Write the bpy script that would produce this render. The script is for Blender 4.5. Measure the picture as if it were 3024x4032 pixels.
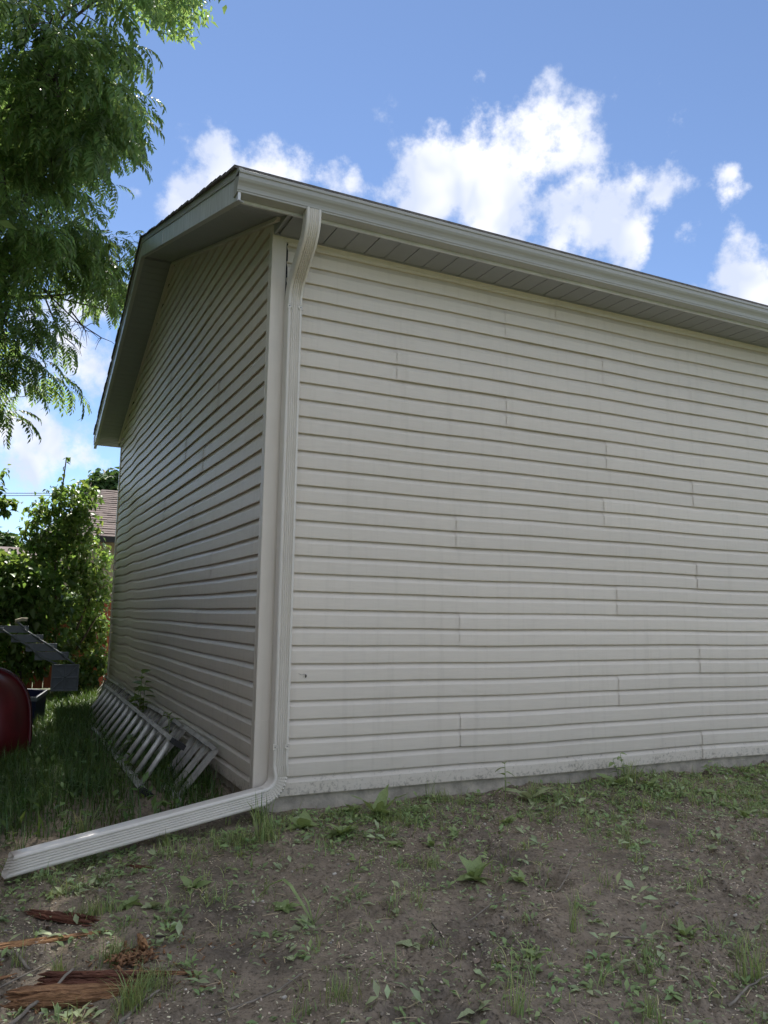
import bpy, math, random
import numpy as np
from mathutils import Matrix, Vector

# ------------------------------------------------------------------ clear
for o in list(bpy.data.objects):
    bpy.data.objects.remove(o, do_unlink=True)
scene = bpy.context.scene
COL = scene.collection
random.seed(7)
RS = np.random.RandomState(11)
R = math.radians

# ------------------------------------------------------------------ camera
CAM = np.array([-1.4481, -4.7718, 1.1168])
YAW, PITCH, ROLL, FPX = 0.4471, 0.1292, 0.0163, 3102.7

def cam_axes():
    w = np.array([math.sin(YAW) * math.cos(PITCH), math.cos(YAW) * math.cos(PITCH), math.sin(PITCH)])
    r0 = np.array([math.cos(YAW), -math.sin(YAW), 0.0])
    u0 = np.cross(r0, w)
    r = math.cos(ROLL) * r0 + math.sin(ROLL) * u0
    u = -math.sin(ROLL) * r0 + math.cos(ROLL) * u0
    return r, u, w
AX_R, AX_U, AX_W = cam_axes()
cd = bpy.data.cameras.new("Camera")
cam = bpy.data.objects.new("Camera", cd)
COL.objects.link(cam)
m = Matrix.Identity(4)
for i in range(3):
    m[i][0], m[i][1], m[i][2], m[i][3] = AX_R[i], AX_U[i], -AX_W[i], CAM[i]
cam.matrix_world = m
cd.sensor_fit = 'VERTICAL'
cd.sensor_height = 36.0
cd.sensor_width = 27.0
cd.lens = 36.0 * FPX / 4032.0
cd.clip_start = 0.05
cd.clip_end = 2000
scene.camera = cam
cy = scene.cycles
cy.max_bounces = 6; cy.diffuse_bounces = 3; cy.use_adaptive_sampling = True; cy.adaptive_threshold = .02; cy.glossy_bounces = 2; cy.transmission_bounces = 4; cy.transparent_max_bounces = 4
cy.caustics_reflective = False; cy.caustics_refractive = False
scene.render.resolution_x, scene.render.resolution_y = 768, 1024

# ------------------------------------------------------------------ light and exposure
SUN_AZ = R(11)          # from +Y towards +X
SUN_EL = R(58)
SKY_STRENGTH = 0.105
SUN_STRENGTH = 3.4
EXPOSURE = 1.48
scene.view_settings.view_transform = 'Standard'
scene.view_settings.look = 'None'
scene.view_settings.exposure = EXPOSURE
scene.view_settings.gamma = 1.0
scene.view_settings.use_curve_mapping = False

sl = bpy.data.lights.new("sun", 'SUN')
sl.energy = SUN_STRENGTH
sl.angle = R(0.53)
sl.color = (1.0, 0.95, 0.87)
sun = bpy.data.objects.new("sun", sl)
COL.objects.link(sun)
to_sun = Vector((math.sin(SUN_AZ) * math.cos(SUN_EL), math.cos(SUN_AZ) * math.cos(SUN_EL), math.sin(SUN_EL)))
sun.rotation_euler = (-to_sun).to_track_quat('-Z', 'Y').to_euler()
sun.location = (0, 0, 30)

def pix_dir(u, v):
    d = (u - 1512) / FPX * AX_R - (v - 2016) / FPX * AX_U + AX_W
    return d / np.linalg.norm(d)

def build_world():
    w = bpy.data.worlds.new("World")
    scene.world = w
    w.use_nodes = True
    w.cycles.sampling_method = 'MANUAL'
    w.cycles.sample_map_resolution = 512
    nt = w.node_tree
    nt.nodes.clear()
    N = nt.nodes.new
    L = nt.links.new
    out = N('ShaderNodeOutputWorld')
    bg = N('ShaderNodeBackground')
    bg.inputs['Strength'].default_value = SKY_STRENGTH
    L(bg.outputs[0], out.inputs[0])
    sky = N('ShaderNodeTexSky')
    sky.sky_type = 'NISHITA'
    sky.sun_disc = False
    sky.sun_elevation = SUN_EL
    sky.sun_rotation = SUN_AZ
    sky.air_density = 1.0
    sky.dust_density = 0.15
    sky.altitude = 3000
    sky.ozone_density = 3.5
    tc = N('ShaderNodeTexCoord')
    nrm = N('ShaderNodeVectorMath'); nrm.operation = 'NORMALIZE'
    L(tc.outputs['Generated'], nrm.inputs[0])
    # soft warp of the directions, so that no cloud has a round outline
    n1 = N('ShaderNodeTexNoise'); n1.inputs['Scale'].default_value = 9; n1.inputs['Detail'].default_value = 2
    L(nrm.outputs[0], n1.inputs['Vector'])
    sub = N('ShaderNodeVectorMath'); sub.operation = 'SUBTRACT'; sub.inputs[1].default_value = (.5, .5, .5)
    L(n1.outputs['Color'], sub.inputs[0])
    sc = N('ShaderNodeVectorMath'); sc.operation = 'SCALE'; sc.inputs['Scale'].default_value = 0.07
    L(sub.outputs[0], sc.inputs[0])
    wd = N('ShaderNodeVectorMath'); wd.operation = 'ADD'
    L(nrm.outputs[0], wd.inputs[0]); L(sc.outputs[0], wd.inputs[1])
    # cumulus heaps: direction, angular size and height of each heap in view
    P = [(2130, 600, .072, 1), (2170, 520, .036, .88), (2290, 570, .035, .72), (1690, 730, .085, 1), (1550, 640, .04, .8), (1930, 800, .115, 1.05), (2230, 860, .085, 1), (2450, 950, .045, .85),
         (790, 740, .08, 1), (1080, 740, .07, 1), (950, 840, .09, 1), (1390, 735, .035, .72), (2990, 1180, .095, 1.02), (2590, 775, .036, .68), (2890, 800, .034, .60), (2720, 930, .024, .66),
         (510, 775, .035, .62), (1880, 320, .025, .52), (2860, 700, .02, .55), (330, 1400, .12, .74), (100, 1760, .14, .78), (430, 1200, .07, .66)]
    blobs = [(pix_dir(u, v), r, h) for u, v, r, h in P]
    # the same kind of heaps round the unseen sky, thickened to light the wall
    nw = N('ShaderNodeTexNoise'); nw.inputs['Scale'].default_value = 2.6; nw.inputs['Detail'].default_value = 2
    mpw = N('ShaderNodeMapping'); mpw.inputs['Location'].default_value = (3.7, 1.9, 5.2); mpw.inputs['Scale'].default_value = (1, 1, 1.5)
    L(wd.outputs[0], mpw.inputs['Vector']); L(mpw.outputs[0], nw.inputs['Vector'])
    mw = N('ShaderNodeMapRange'); mw.inputs['From Min'].default_value = .36; mw.inputs['From Max'].default_value = .50
    L(nw.outputs['Fac'], mw.inputs['Value'])
    # clear of the piece of sky described above
    dv = N('ShaderNodeVectorMath'); dv.operation = 'DOT_PRODUCT'; dv.inputs[1].default_value = tuple(pix_dir(1600, 900))
    L(nrm.outputs[0], dv.inputs[0])
    mv = N('ShaderNodeMapRange'); mv.inputs['From Min'].default_value = .82; mv.inputs['From Max'].default_value = .70
    L(dv.outputs['Value'], mv.inputs['Value'])
    mwm = N('ShaderNodeMath'); mwm.operation = 'MULTIPLY'; L(mw.outputs[0], mwm.inputs[0]); L(mv.outputs[0], mwm.inputs[1])
    acc = mwm.outputs[0]
    for d, r, h in blobs:
        ds = N('ShaderNodeVectorMath'); ds.operation = 'DISTANCE'
        L(wd.outputs[0], ds.inputs[0]); ds.inputs[1].default_value = tuple(d)
        mr = N('ShaderNodeMapRange')
        mr.inputs['From Min'].default_value = r * 1.3; mr.inputs['From Max'].default_value = 0
        mr.inputs['To Min'].default_value = 0; mr.inputs['To Max'].default_value = h
        L(ds.outputs['Value'], mr.inputs['Value'])
        mx = N('ShaderNodeMath'); mx.operation = 'SMOOTH_MAX'; mx.inputs[2].default_value = 0.10
        L(acc, mx.inputs[0]); L(mr.outputs[0], mx.inputs[1]); acc = mx.outputs[0]
    n2 = N('ShaderNodeTexNoise'); n2.inputs['Scale'].default_value = 15; n2.inputs['Detail'].default_value = 8
    n2.inputs['Roughness'].default_value = 0.62
    L(nrm.outputs[0], n2.inputs['Vector'])
    nm = N('ShaderNodeMath'); nm.operation = 'MULTIPLY_ADD'; nm.inputs[1].default_value = 2.0; nm.inputs[2].default_value = -1.0
    L(n2.outputs['Fac'], nm.inputs[0])
    ad = N('ShaderNodeMath'); ad.operation = 'ADD'
    L(acc, ad.inputs[0]); L(nm.outputs[0], ad.inputs[1])
    ramp = N('ShaderNodeMapRange'); ramp.interpolation_type = 'SMOOTHSTEP'
    ramp.inputs['From Min'].default_value = .34; ramp.inputs['From Max'].default_value = .80
    L(ad.outputs[0], ramp.inputs['Value'])
    # grey-blue hollows in the heaps
    n3 = N('ShaderNodeTexNoise'); n3.inputs['Scale'].default_value = 11; n3.inputs['Detail'].default_value = 3
    L(wd.outputs[0], n3.inputs['Vector'])
    r3 = N('ShaderNodeMapRange'); r3.inputs['From Min'].default_value = .4; r3.inputs['From Max'].default_value = .62
    L(n3.outputs['Fac'], r3.inputs['Value'])
    cc = N('ShaderNodeMix'); cc.data_type = 'RGBA'
    cc.inputs['A'].default_value = (2.6, 2.85, 3.5, 1)
    cc.inputs['B'].default_value = (4.1, 4.1, 4.3, 1)
    L(r3.outputs[0], cc.inputs['Factor'])
    mix = N('ShaderNodeMix'); mix.data_type = 'RGBA'
    mm = N('ShaderNodeMath'); mm.operation = 'MULTIPLY'; mm.inputs[1].default_value = .95
    L(ramp.outputs[0], mm.inputs[0])
    hsv = N('ShaderNodeHueSaturation'); hsv.inputs['Saturation'].default_value = .96; hsv.inputs['Value'].default_value = .66; L(sky.outputs[0], hsv.inputs['Color'])
    L(mm.outputs[0], mix.inputs['Factor']); L(hsv.outputs[0], mix.inputs['A']); L(cc.outputs['Result'], mix.inputs['B'])
    L(mix.outputs['Result'], bg.inputs['Color'])
build_world()

# ------------------------------------------------------------------ helpers
class MB:
    def __init__(s):
        s.v = []; s.f = []
    def add(s, vs, fs):
        o = len(s.v)
        s.v.extend([tuple(map(float, p)) for p in vs])
        s.f.extend([tuple(o + i for i in f) for f in fs])
        return s
    def hexa(s, p):      # 8 points: bottom 4 ccw, top 4 ccw
        return s.add(p, [(3, 2, 1, 0), (4, 5, 6, 7), (0, 1, 5, 4), (1, 2, 6, 5), (2, 3, 7, 6), (3, 0, 4, 7)])
    def box(s, x0, x1, y0, y1, z0, z1):
        return s.hexa([(x0, y0, z0), (x1, y0, z0), (x1, y1, z0), (x0, y1, z0), (x0, y0, z1), (x1, y0, z1), (x1, y1, z1), (x0, y1, z1)])
    def bar(s, a, b, wdt, hgt, up=(0, 0, 1)):
        a = np.array(a, float); b = np.array(b, float)
        d = (b - a) / np.linalg.norm(b - a)
        up = np.array(up, float)
        sd = np.cross(d, up); sd /= np.linalg.norm(sd)
        u2 = np.cross(sd, d)
        p = []
        for e in (a, b):
            pass
        q = lambda e, i, j: e + sd * i * wdt / 2 + u2 * j * hgt / 2
        return s.hexa([q(a, -1, -1), q(a, 1, -1), q(b, 1, -1), q(b, -1, -1), q(a, -1, 1), q(a, 1, 1), q(b, 1, 1), q(b, -1, 1)])
    def tube(s, pts, rad, n=8, cap=True):
        pts = [np.array(p, float) for p in pts]
        if not hasattr(rad, '__len__'):
            rad = [rad] * len(pts)
        o = len(s.v); prev = None
        for i, p in enumerate(pts):
            t = pts[min(i + 1, len(pts) - 1)] - pts[max(i - 1, 0)]
            t = t / (np.linalg.norm(t) + 1e-9)
            if prev is None:
                a = np.array([0, 0, 1.0]) if abs(t[2]) < .9 else np.array([1.0, 0, 0])
                x = np.cross(a, t)
            else:
                x = prev - t * (prev @ t)
            x = x / np.linalg.norm(x); prev = x
            y = np.cross(t, x)
            for j in range(n):
                an = 2 * math.pi * j / n
                s.v.append(tuple(p + rad[i] * (math.cos(an) * x + math.sin(an) * y)))
        for i in range(len(pts) - 1):
            for j in range(n):
                a = o + i * n + j; b = o + i * n + (j + 1) % n
                s.f.append((a, b, b + n, a + n))
        if cap:
            s.f.append(tuple(o + j for j in reversed(range(n))))
            s.f.append(tuple(o + (len(pts) - 1) * n + j for j in range(n)))
        return s
    def build(s, name, mat=None, parent=None, smooth=False, **kw):
        return link(name, mesh_of(name, s.v, s.f, mat, smooth), parent, **kw)

def mesh_of(name, v, f, mat, smooth=False):
    me = bpy.data.meshes.new(name)
    me.from_pydata(v if isinstance(v, list) else v.tolist(), [], f if isinstance(f, list) else f.tolist())
    if mat:
        me.materials.append(mat)
    if smooth:
        me.polygons.foreach_set('use_smooth', [True] * len(me.polygons))
    me.update()
    return me

def link(name, me, parent=None, label=None, cat=None, group=None, kind=None, loc=None, rot=None):
    o = bpy.data.objects.new(name, me)
    COL.objects.link(o)
    if parent is not None:
        o.parent = parent
    if loc is not None:
        o.location = loc
    if rot is not None:
        o.rotation_euler = rot
    tag(o, label, cat, group, kind)
    return o

def tag(o, label=None, cat=None, group=None, kind=None):
    if label: o['label'] = label
    if cat: o['category'] = cat
    if group: o['group'] = group
    if kind: o['kind'] = kind
    return o

def empty(name, label, cat, group=None, loc=(0, 0, 0), rot=(0, 0, 0)):
    return link(name, None, None, label, cat, group, None, loc, rot)

def quad_mesh(name, V, F, mat, smooth=False):
    """fast mesh of equal-sized faces from numpy arrays"""
    me = bpy.data.meshes.new(name)
    k = F.shape[1]
    me.vertices.add(len(V)); me.vertices.foreach_set('co', np.ascontiguousarray(V, dtype=np.float32).ravel())
    me.loops.add(F.size); me.loops.foreach_set('vertex_index', F.astype(np.int32).ravel())
    me.polygons.add(len(F))
    me.polygons.foreach_set('loop_start', np.arange(0, F.size, k, dtype=np.int32))
    me.polygons.foreach_set('loop_total', np.full(len(F), k, dtype=np.int32))
    if smooth:
        me.polygons.foreach_set('use_smooth', np.ones(len(F), dtype=bool))
    if mat:
        me.materials.append(mat)
    me.update(calc_edges=True)
    me.validate()
    return me

def scatter(tv, tf, M, T):
    """copies of a template (tv verts, tf quads) under N matrices M and offsets T"""
    tv = np.asarray(tv, float); tf = np.asarray(tf, int)
    V = np.einsum('nij,kj->nki', M, tv) + T[:, None, :]
    F = tf[None] + (np.arange(len(T)) * len(tv))[:, None, None]
    return V.reshape(-1, 3), F.reshape(-1, tf.shape[1])

def join(parts):
    Vs, Fs, o = [], [], 0
    for V, F in parts:
        Vs.append(V); Fs.append(F + o); o += len(V)
    return np.concatenate(Vs), np.concatenate(Fs)

def rotmats(yaw, pitch, roll, scale):
    cy, sy = np.cos(yaw), np.sin(yaw); cp, sp = np.cos(pitch), np.sin(pitch); cr, sr = np.cos(roll), np.sin(roll)
    z = np.zeros_like(cy); o = np.ones_like(cy)
    Rz = np.stack([cy, -sy, z, sy, cy, z, z, z, o], -1).reshape(-1, 3, 3)
    Ry = np.stack([cp, z, -sp, z, o, z, sp, z, cp], -1).reshape(-1, 3, 3)     # pitch > 0 lifts +x
    Rx = np.stack([o, z, z, z, cr, -sr, z, sr, cr], -1).reshape(-1, 3, 3)
    return Rz @ Ry @ Rx * np.asarray(scale).reshape(-1, 1, 1)

def vnoise(x, y, seed=0.0):
    xi, yi = np.floor(x), np.floor(y)
    fx, fy = x - xi, y - yi
    fx = fx * fx * (3 - 2 * fx); fy = fy * fy * (3 - 2 * fy)
    def h(a, b):
        s = np.sin(a * 127.1 + b * 311.7 + seed * 74.7) * 43758.5453
        return s - np.floor(s)
    return (h(xi, yi) * (1 - fx) + h(xi + 1, yi) * fx) * (1 - fy) + (h(xi, yi + 1) * (1 - fx) + h(xi + 1, yi + 1) * fx) * fy

def fbm(x, y, oct=4, seed=0.0):
    t = 0; a = .5; s = 0
    for i in range(oct):
        t = t + a * vnoise(x * 2 ** i + i * 17.3, y * 2 ** i - i * 9.1, seed + i)
        s += a; a *= .5
    return t / s - .5

# ------------------------------------------------------------------ materials
MAT = {}
def mat(name, col, rough=.6, var=.12, scale=8.0, stretch=(1, 1, 1), bump=0.0, bscale=60.0, col2=None, metal=0.0, spec=.5, detail=5,
        transl=0.0, island=0.0, hue=0.0, extra=None):
    m = bpy.data.materials.new(name); m.use_nodes = True
    nt = m.node_tree; N = nt.nodes.new; L = nt.links.new
    b = nt.nodes['Principled BSDF']; out = nt.nodes['Material Output']
    b.inputs['Roughness'].default_value = rough
    b.inputs['Metallic'].default_value = metal
    b.inputs['Specular IOR Level'].default_value = spec
    tc = N('ShaderNodeTexCoord'); mp = N('ShaderNodeMapping')
    mp.inputs['Scale'].default_value = stretch
    L(tc.outputs['Object'], mp.inputs['Vector'])
    nz = N('ShaderNodeTexNoise'); nz.inputs['Scale'].default_value = scale; nz.inputs['Detail'].default_value = detail
    nz.inputs['Roughness'].default_value = .6
    L(mp.outputs[0], nz.inputs['Vector'])
    rp = N('ShaderNodeMapRange'); rp.inputs['From Min'].default_value = .3; rp.inputs['From Max'].default_value = .7
    L(nz.outputs['Fac'], rp.inputs['Value'])
    mx = N('ShaderNodeMix'); mx.data_type = 'RGBA'
    c = np.array(col)
    a = c * (1 - var); d = np.array(col2) if col2 else np.minimum(c * (1 + var), .95)
    mx.inputs['A'].default_value = (*a, 1); mx.inputs['B'].default_value = (*d, 1)
    L(rp.outputs[0], mx.inputs['Factor'])
    colout = mx.outputs['Result']
    if island:
        g = N('ShaderNodeNewGeometry')
        hs = N('ShaderNodeHueSaturation')
        mv = N('ShaderNodeMapRange'); mv.inputs['To Min'].default_value = 1 - island; mv.inputs['To Max'].default_value = 1 + island
        L(g.outputs['Random Per Island'], mv.inputs['Value']); L(mv.outputs[0], hs.inputs['Value'])
        if hue:
            m2 = N('ShaderNodeMath'); m2.operation = 'MULTIPLY'; m2.inputs[1].default_value = 7.13
            fr = N('ShaderNodeMath'); fr.operation = 'FRACT'
            mh = N('ShaderNodeMapRange'); mh.inputs['To Min'].default_value = .5 - hue; mh.inputs['To Max'].default_value = .5 + hue * .5
            L(g.outputs['Random Per Island'], m2.inputs[0]); L(m2.outputs[0], fr.inputs[0]); L(fr.outputs[0], mh.inputs['Value']); L(mh.outputs[0], hs.inputs['Hue'])
        L(colout, hs.inputs['Color']); colout = hs.outputs[0]
    if extra:
        colout = extra(nt, colout, tc, b)
    L(colout, b.inputs['Base Color'])
    if bump:
        nb = N('ShaderNodeTexNoise'); nb.inputs['Scale'].default_value = bscale; nb.inputs['Detail'].default_value = 4
        L(mp.outputs[0], nb.inputs['Vector'])
        bp = N('ShaderNodeBump'); bp.inputs['Strength'].default_value = bump; bp.inputs['Distance'].default_value = .01
        L(nb.outputs['Fac'], bp.inputs['Height']); L(bp.outputs[0], b.inputs['Normal'])
    if transl:
        tr = N('ShaderNodeBsdfTranslucent')
        hs2 = N('ShaderNodeHueSaturation'); hs2.inputs['Hue'].default_value = .475; hs2.inputs['Saturation'].default_value = 1.15; hs2.inputs['Value'].default_value = 1.5
        L(colout, hs2.inputs['Color']); L(hs2.outputs[0], tr.inputs['Color'])
        ms = N('ShaderNodeMixShader'); ms.inputs[0].default_value = transl
        L(b.outputs[0], ms.inputs[1]); L(tr.outputs[0], ms.inputs[2]); L(ms.outputs[0], out.inputs['Surface'])
    MAT[name] = m
    return m

def mixc(nt, fac, a, bcol):
    mx = nt.nodes.new('ShaderNodeMix'); mx.data_type = 'RGBA'
    nt.links.new(fac, mx.inputs['Factor']); nt.links.new(a, mx.inputs['A'])
    if hasattr(bcol, 'links') or not isinstance(bcol, tuple): nt.links.new(bcol, mx.inputs['B'])
    else: mx.inputs['B'].default_value = (*bcol, 1)
    return mx.outputs['Result']

def splash_dirt(nt, colout, tc, b):
    """mud thrown up by rain on the lowest boards, faint runs of grime, and a slightly different tone for every panel"""
    N = nt.nodes.new; L = nt.links.new
    oi = N('ShaderNodeObjectInfo'); hv = N('ShaderNodeHueSaturation'); mo = N('ShaderNodeMapRange'); mo.inputs['To Min'].default_value = .955; mo.inputs['To Max'].default_value = 1.035
    L(oi.outputs['Random'], mo.inputs['Value']); L(mo.outputs[0], hv.inputs['Value']); L(colout, hv.inputs['Color']); colout = hv.outputs[0]
    ms = N('ShaderNodeMapping'); ms.inputs['Scale'].default_value = (9, 9, .55); L(tc.outputs['Object'], ms.inputs['Vector'])
    ns = N('ShaderNodeTexNoise'); ns.inputs['Scale'].default_value = 1.6; ns.inputs['Detail'].default_value = 5; ns.inputs['Roughness'].default_value = .65; L(ms.outputs[0], ns.inputs['Vector'])
    rs_ = N('ShaderNodeMapRange'); rs_.inputs['From Min'].default_value = .52; rs_.inputs['From Max'].default_value = .75; rs_.inputs['To Max'].default_value = .16
    L(ns.outputs['Fac'], rs_.inputs['Value']); colout = mixc(nt, rs_.outputs[0], colout, (.30, .26, .20))
    sp = N('ShaderNodeSeparateXYZ'); L(tc.outputs['Object'], sp.inputs[0])
    hz = N('ShaderNodeMapRange'); hz.inputs['From Min'].default_value = .26; hz.inputs['From Max'].default_value = -.02
    L(sp.outputs['Z'], hz.inputs['Value'])
    nz = N('ShaderNodeTexNoise'); nz.inputs['Scale'].default_value = 38; nz.inputs['Detail'].default_value = 7; nz.inputs['Roughness'].default_value = .7
    L(tc.outputs['Object'], nz.inputs['Vector'])
    n2 = N('ShaderNodeTexNoise'); n2.inputs['Scale'].default_value = 3.5; n2.inputs['Detail'].default_value = 3
    L(tc.outputs['Object'], n2.inputs['Vector'])
    m1 = N('ShaderNodeMath'); m1.operation = 'MULTIPLY_ADD'; m1.inputs[1].default_value = .34
    L(hz.outputs[0], m1.inputs[0]); L(nz.outputs['Fac'], m1.inputs[2])
    m2 = N('ShaderNodeMath'); m2.operation = 'MULTIPLY_ADD'; m2.inputs[1].default_value = .25
    L(n2.outputs['Fac'], m2.inputs[0]); L(m1.outputs[0], m2.inputs[2])
    rp = N('ShaderNodeMapRange'); rp.inputs['From Min'].default_value = .91; rp.inputs['From Max'].default_value = 1.08; rp.inputs['To Max'].default_value = .62
    L(m2.outputs[0], rp.inputs['Value'])
    c1 = mixc(nt, rp.outputs[0], colout, (.10, .085, .06))
    # broad faint film of dust low down
    film = N('ShaderNodeMapRange'); film.inputs['From Min'].default_value = .9; film.inputs['From Max'].default_value = -.1; film.inputs['To Max'].default_value = .22
    L(sp.outputs['Z'], film.inputs['Value'])
    fm = N('ShaderNodeMath'); fm.operation = 'MULTIPLY'
    L(film.outputs[0], fm.inputs[0]); L(n2.outputs['Fac'], fm.inputs[1])
    return mixc(nt, fm.outputs[0], c1, (.33, .27, .18))

mat('siding', (.76, .70, .61), rough=.42, var=.035, scale=7, stretch=(1, 1, 12), bump=.12, bscale=26, spec=.45, extra=splash_dirt)
mat('trim', (.76, .705, .62), rough=.4, var=.03, scale=5, spec=.45, bump=.02, extra=splash_dirt)
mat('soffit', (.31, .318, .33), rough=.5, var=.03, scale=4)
mat('gutter', (.44, .44, .415), rough=.33, var=.04, scale=3, stretch=(.4, 1, 1))
mat('fascia', (.74, .76, .78), rough=.25, var=.16, scale=5, stretch=(1, 6, .6), detail=7)
mat('spout', (.74, .70, .63), rough=.28, var=.05, scale=9, stretch=(1, 1, .5), bump=.015, bscale=90)
mat('concrete', (.47, .43, .355), rough=.9, var=.35, scale=9, bump=.5, bscale=45, detail=8)
mat('shingle', (.13, .118, .11), rough=.95, var=.35, scale=30, bump=.5, bscale=160)
mat('shingle_brown', (.115, .088, .080), rough=.95, var=.3, scale=4, bump=.4, bscale=120, island=.18)
mat('dark', (.02, .02, .022), rough=.7)
mat('grey_wood', (.38, .37, .34), rough=.85, var=.45, scale=9, stretch=(.6, .6, .6), bump=.5, bscale=40, detail=8)
mat('aluminium', (.64, .64, .61), rough=.5, var=.25, scale=14, metal=.3, detail=7)
mat('alu_dull', (.52, .52, .49), rough=.6, var=.3, scale=10, metal=.2, detail=7)
mat('black_rubber', (.018, .018, .02), rough=.65)
mat('red_paint', (.085, .005, .008), rough=.42, var=.3, scale=6)
mat('steel', (.35, .35, .36), rough=.35, metal=.9)
mat('navy_plastic', (.012, .016, .05), rough=.45)
mat('grey_plastic', (.14, .16, .175), rough=.55, var=.15)
mat('cream_foam', (.42, .38, .28), rough=.8)
mat('fence_red', (.19, .052, .028), rough=.85, var=.35, scale=5, stretch=(6, 6, .7), bump=.3)
mat('tan_wall', (.38, .31, .24), rough=.85, var=.08)
mat('cable', (.03, .03, .035), rough=.6)
mat('bark', (.085, .07, .055), rough=.95, var=.4, scale=12, stretch=(3, 3, .6), bump=.8, bscale=30)
mat('twig', (.24, .21, .17), rough=.85, var=.35, scale=25, bump=.4, bscale=70)
mat('twig_dark', (.075, .06, .05), rough=.9, var=.3, scale=25)
mat('walnut_leaf', (.135, .225, .080), rough=.45, var=.2, scale=3, transl=.58, island=.3, hue=.025, spec=.5)
mat('bush_leaf', (.12, .21, .06), rough=.42, var=.2, scale=3, transl=.42, island=.4, hue=.03, spec=.5)
mat('far_leaf', (.050, .105, .032), rough=.6, var=.2, scale=1, transl=.3, island=.35, hue=.02)
mat('grass', (.070, .140, .035), rough=.5, var=.25, scale=2, transl=.3, island=.4, hue=.04)
mat('weed', (.24, .35, .14), rough=.45, var=.2, scale=20, transl=.25, island=.3, hue=.03, bump=.2, bscale=80)
mat('sprout', (.26, .35, .14), rough=.5, var=.25, scale=2, transl=.3, island=.4, hue=.05)
mat('weed_pale', (.34, .42, .23), rough=.5, var=.25, scale=20, transl=.25, island=.35, hue=.03)
mat('straw', (.48, .40, .24), rough=.7, var=.3, scale=10, island=.45, hue=.03)
mat('chips', (.56, .50, .37), rough=.8, var=.3, scale=20, island=.55, hue=.05)
mat('pebble', (.44, .41, .36), rough=.8, var=.3, scale=30, island=.4)
mat('clod', (.215, .18, .14), rough=.95, var=.3, scale=30, bump=.6, bscale=120, island=.3)
mat('dead_leaf', (.26, .20, .15), rough=.8, var=.3, scale=30, island=.35)
def rot_wood(nt, colout, tc, b):
    N = nt.nodes.new; L = nt.links.new
    mp = N('ShaderNodeMapping'); mp.inputs['Scale'].default_value = (3, 22, 22); L(tc.outputs['Object'], mp.inputs['Vector'])
    nz = N('ShaderNodeTexNoise'); nz.inputs['Scale'].default_value = 3; nz.inputs['Detail'].default_value = 8; nz.inputs['Roughness'].default_value = .7
    L(mp.outputs[0], nz.inputs['Vector'])
    r = N('ShaderNodeMapRange'); r.inputs['From Min'].default_value = .45; r.inputs['From Max'].default_value = .66
    L(nz.outputs['Fac'], r.inputs['Value'])
    return mixc(nt, r.outputs[0], colout, (.055, .022, .012))
mat('rotten_wood', (.34, .165, .075), rough=.9, var=.35, scale=9, stretch=(.8, 5, 5), col2=(.50, .28, .14), bump=.9, bscale=45, extra=rot_wood)
mat('rotten_dark', (.15, .06, .036), rough=.9, var=.4, scale=9, stretch=(.8, 5, 5), bump=.9, bscale=45)
mat('rotten_pale', (.44, .24, .11), rough=.85, var=.35, scale=7, stretch=(.8, 6, 6), bump=.7, bscale=45, extra=rot_wood)

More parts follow.
